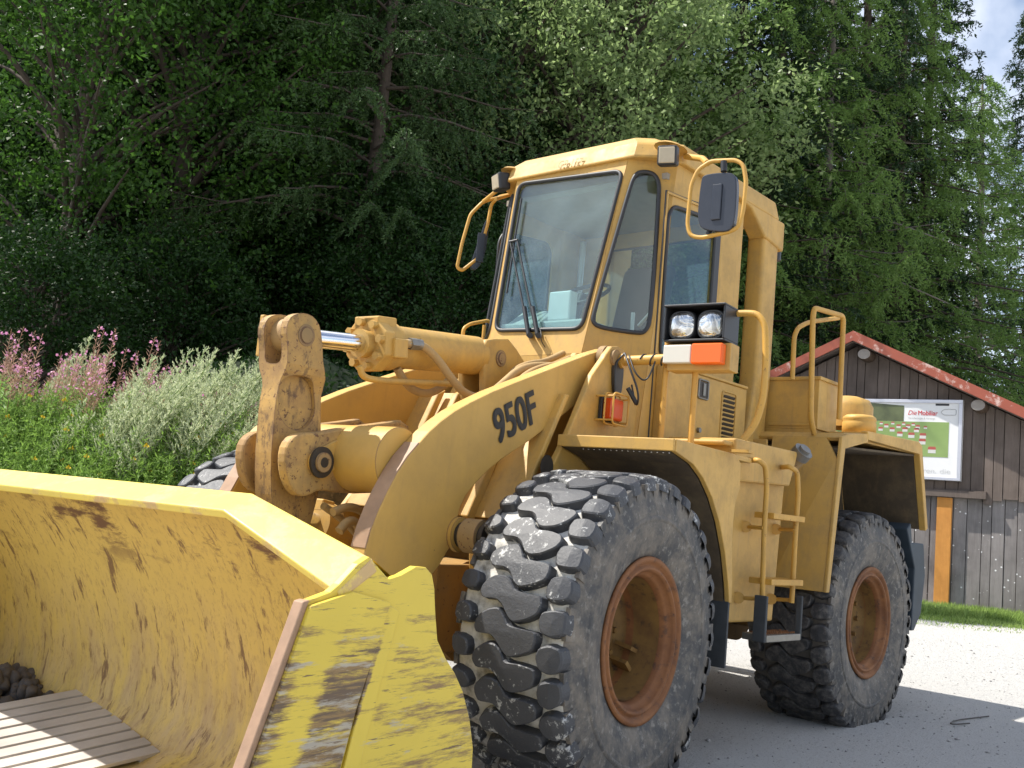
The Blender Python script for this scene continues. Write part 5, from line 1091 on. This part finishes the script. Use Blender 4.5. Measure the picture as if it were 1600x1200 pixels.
for sgn,yl in ((-1,-6.1),(1,2.95)):
    z0=zp; z1=zp-.48*abs(yl-yp)
    w.extr([(XW+OV,yp,z0),(XW+OV,yl,z1),(XW+OV,yl,z1-.03),(XW+OV,yp,z0-.03)],(-8.6,0,0),mi=0)
    w.extr([(XW+OV,yp,z0+.012),(XW+OV,yl,z1+.012),(XW+OV,yl,z1-.17),(XW+OV,yp,z0-.17)],(.025,0,0),mi=0)
    k=int(abs(yl-yp)/.12)
bpart(w,'roof',M['roof'])
w=MB()
for sgn,yl in ((-1,-6.05),(1,2.9)):
    w.extr([(XW+OV-.03,yp,zp-.035),(XW+OV-.03,yl,zp-.035-.48*abs(yl-yp)),(XW+OV-.03,yl,zp-.19-.48*abs(yl-yp)),(XW+OV-.03,yp,zp-.19)],(-.03,0,0))
    w.extr([(XW+OV-.07,yp,zp-.10),(XW+OV-.07,yl,zp-.10-.48*abs(yl-yp)),(XW+OV-.07,yl,zp-.13-.48*abs(yl-yp)),(XW+OV-.07,yp,zp-.13)],(-.5,0,0))
bpart(w,'verge_board',M['plank'])
for a,b in ((1350,553),(1528,633),(1225,620)):
    c=at(a,b,x=XW+.36); w=MB(); pr=[(.0,.0),(.085,0),(.105,-.02),(.11,-.5),(.11,-.6)]
    n=14; rings=[[c+Vector((o,cos(t)*r*1.12,sin(t)*r*.92)) for t in [k*2*pi/n for k in range(n)]] for r,o in ((.10,.0),(.115,-.03),(.12,-.40))]
    vs=[p for r_ in rings for p in r_]; w.add(vs,[(i*n+k,i*n+(k+1)%n,(i+1)*n+(k+1)%n,(i+1)*n+k) for i in range(2) for k in range(n)],0,True); e_=MB(); e_.add(rings[0],[tuple(range(n))]); bpart(w,'purlin',M['plank_dark']); bpart(e_,'purlin_end',M['log'])
# billboard on the gable
s1=at(1505,625,x=XW+.20); s0z=at(1504,752,x=XW+.20).z; yL=-2.9
BB=tag(mkempty('billboard',(XW+.16,(yL+s1.y)/2,s0z)),'white framed advertising board with a green meadow picture on the barn gable','billboard')
def sp(mb,name,mat,par=None,bevel=0):
    o=BB.location; mb.v=[(a-o.x,b-o.y,c-o.z) for a,b,c in mb.v]; return mb.build(name,mat,par or BB,bevel=bevel)
xs=XW+.20; za,zb_=s0z,s1.z; ya,yb=yL,s1.y
w=MB(); w.box((xs-.09,ya,za),(xs-.01,yb,zb_)); BO=sp(w,'board',M['white'])
w=MB(); 
for a,b in (((xs-.0099,ya,zb_-.06),(xs+.015,yb,zb_)),((xs-.0099,ya,za),(xs+.015,yb,za+.05)),((xs-.0099,yb-.06,za+.0501),(xs+.015,yb,zb_-.0601))): w.box(a,b)
sp(w,'sign_frame',M['alu'],bevel=.004)
pt=lambda a,b: (lambda p:(p.y,p.z))(at(a,b,x=xs-.006))
p0=pt(1483,660);p1=pt(1483,715); zt_=p0[1]; zb2=p1[1]-.0
w=MB(); w.box((xs-.0098,ya+.15,zb2),(xs-.006,p0[0],zt_)); sp(w,'meadow_picture',M['pic'])
q0=pt(1413,632); q1=pt(1413,657); w=MB(); w.extr([(xs-.0098,ya+.15,zt_+.002),(xs-.0098,q0[0],zt_+.002),(xs-.0098,q0[0],q0[1]-.02),(xs-.0098,ya+.9,q0[1]+.05),(xs-.0098,ya+.15,q0[1]-.05)],(.0036,0,0)); sp(w,'hill_picture',M['pic2'])
def house(a,b,k):
    y,z=pt(a,b); w=MB(); w.box((xs-.0058,y-.055*k,z-.05*k),(xs-.0044,y+.055*k,z+.004*k),0); w.extr([(xs-.0058,y-.060*k,z+.0045*k),(xs-.0058,y+.060*k,z+.0045*k),(xs-.0058,y+.05*k,z+.05*k),(xs-.0058,y-.05*k,z+.05*k)],(.0014,0,0),mi=1); sp(w,'printed_house',[M['white2'],M['red2']])
for a,b,k in ((1456,703,1.15),(1435,703,1.1),(1441,690,1.0),(1442,681,.95),(1424,680,.95),(1406,678,.85),(1414,671,.8),(1432,672,.75),(1376,670,.7),(1394,671,.75),(1366,664,.65),(1385,665,.65),(1404,666,.65),(1419,666,.65),(1434,667,.65),(1377,661,.5),(1395,661,.5),(1412,662,.5),(1427,663,.5),(1446,668,.5)): house(a,b,k)
def stx(body,mat,a,b,size,sx=1,bold=0,shear=0):
    y,z=pt(a,b); textmesh('printed_text',body,mat,(xs-.0098-BB.location.x,y-BB.location.y,z-BB.location.z),(0,1,-.003),(0,0,1),size,.003,bold=bold,shear=shear,sx=sx,parent=BB)
stx('Die',M['red'],1418,648,.115,.9,0,.3); stx('Mobiliar',M['red'],1434,648.5,.115,.86,.016)
stx('Versicherungen & Vorsorge',M['greyp'],1419,654.5,.055,.72)
stx('eren. die',M['greyl'],1434,738,.12,1.25)
w=MB(); 
y_,z_=pt(1462,632.5); w.box((xs-.0098,y_,z_-.015),(xs-.004,y_+.22,z_+.02)); sp(w,'board_clip',M['black'])
y_,z_=pt(1470,644); w=MB(); w.tube(roundc([(xs-.004,y_,z_),(xs-.004,y_+.05,z_+.05),(xs-.004,y_+.25,z_+.05),(xs-.004,y_+.25,z_-.05),(xs-.004,y_+.05,z_-.05)],.03),.005,6,True); sp(w,'printed_clip',M['greyp'])
# new orange timber leaning on the barn
o0=at(1468,956,x=XW+.12); o1=at(1476,771,x=XW+.12)
w=MB(); w.box((XW+.04,o1.y-.12,.28),(XW+.11,o1.y+.12,zl-.11)); w.v=[(a-XW,b-o1.y,c-.28) for a,b,c in w.v]; o=w.build('timber_plank',M['post'],bevel=.004); o.location=(XW,o1.y,.28); tag(o,'bright orange new timber plank upright against the grey barn wall','plank')
# ================================================================== PALLET & SOIL IN THE BUCKET
c1=at(252,1174,z=.155); c0_=at(140,1086,z=.25); v=(c1-c0_); nv_=v.length; v.normalize(); bdir=(at(0,1115,z=.20)-c0_); bdir=(bdir-v*bdir.dot(v)).normalized(); pn_=v.cross(bdir); pn_=-pn_ if pn_.z<0 else pn_
PL=tag(mkempty('pallet',(0,0,0)),'grey wooden pallet lying in the mouth of the loader bucket','pallet'); PL.location=(c1.x+bdir.x*.4,c1.y-.3,.10)
def pw(mb,name,parent=PL,bevel=.002):
    o=PL.location; mb.v=[(a-o.x,b-o.y,c-o.z) for a,b,c in mb.v]; return mb.build(name,M['pallet'],parent,bevel=bevel)
pitch=nv_/7.75; nb_=9
for i in range(nb_):
    w=MB(); ln=1.0; o=c1-v*(pitch*(i+.40))-pn_*.008; w.obox(o+bdir*(ln/2+random.uniform(-.004,.004)),ln,pitch*.78,.016,bdir,pn_); pw(w,'deck_board')
Lw=pitch*nb_
for f in (.05,.5,.95):
    w=MB(); w.obox(c1+bdir*f-v*(Lw/2-.01)-pn_*.027,.07,Lw-.03,.020,bdir,pn_); pw(w,'cross_board')
    for j in (.05,.5,.94):
        w=MB(); w.obox(c1+bdir*f-v*(Lw*j)-pn_*.058,.07,.085,.040,bdir,pn_); pw(w,'block')
V=[];F=[]
rs=np.random.default_rng(3); pc=at(20,1075,z=.22); ib=bmesh.new(); bmesh.ops.create_icosphere(ib,subdivisions=2,radius=1); iv=np.array([tuple(v_.co) for v_ in ib.verts]); if_=np.array([[v_.index for v_ in f.verts] for f in ib.faces]); ib.free()
for i in range(420):
    a=rs.uniform(0,6.28); r=abs(rs.normal(0,.30)); x=pc.x-.02+r*cos(a)*.75; y=pc.y-.12+r*sin(a)*1.2; z=.10+max(0,.17-.30*r*r/.1*.3)*rs.random(); k=rs.uniform(.012,.045)
    if x<1.60: x=1.60+rs.random()*.05
    V.append(iv*k*(1+.28*np.sin(iv[:,[1,2,0]]*3+rs.uniform(0,6,3)))*rs.uniform(.7,1.2,3)+np.array([x,y,z+k*.3])); F.append(if_+len(iv)*(len(V)-1))
tag(linkmesh('soil_heap',fastmesh('soil_heap',np.vstack(V),np.vstack(F),[M['clod']])),kind='stuff')
# two bent wires on the gravel
w=MB(); P=[at(a,b,z=.012) for a,b in ((1545,1119),(1520,1122),(1495,1125),(1483,1130),(1490,1132),(1515,1130))]; w.tube(chaikin(P,3,False),.005,6); tag(w.build('wire',M['grease']),'thin bent wire lying on the gravel right of the rear tire','wire')
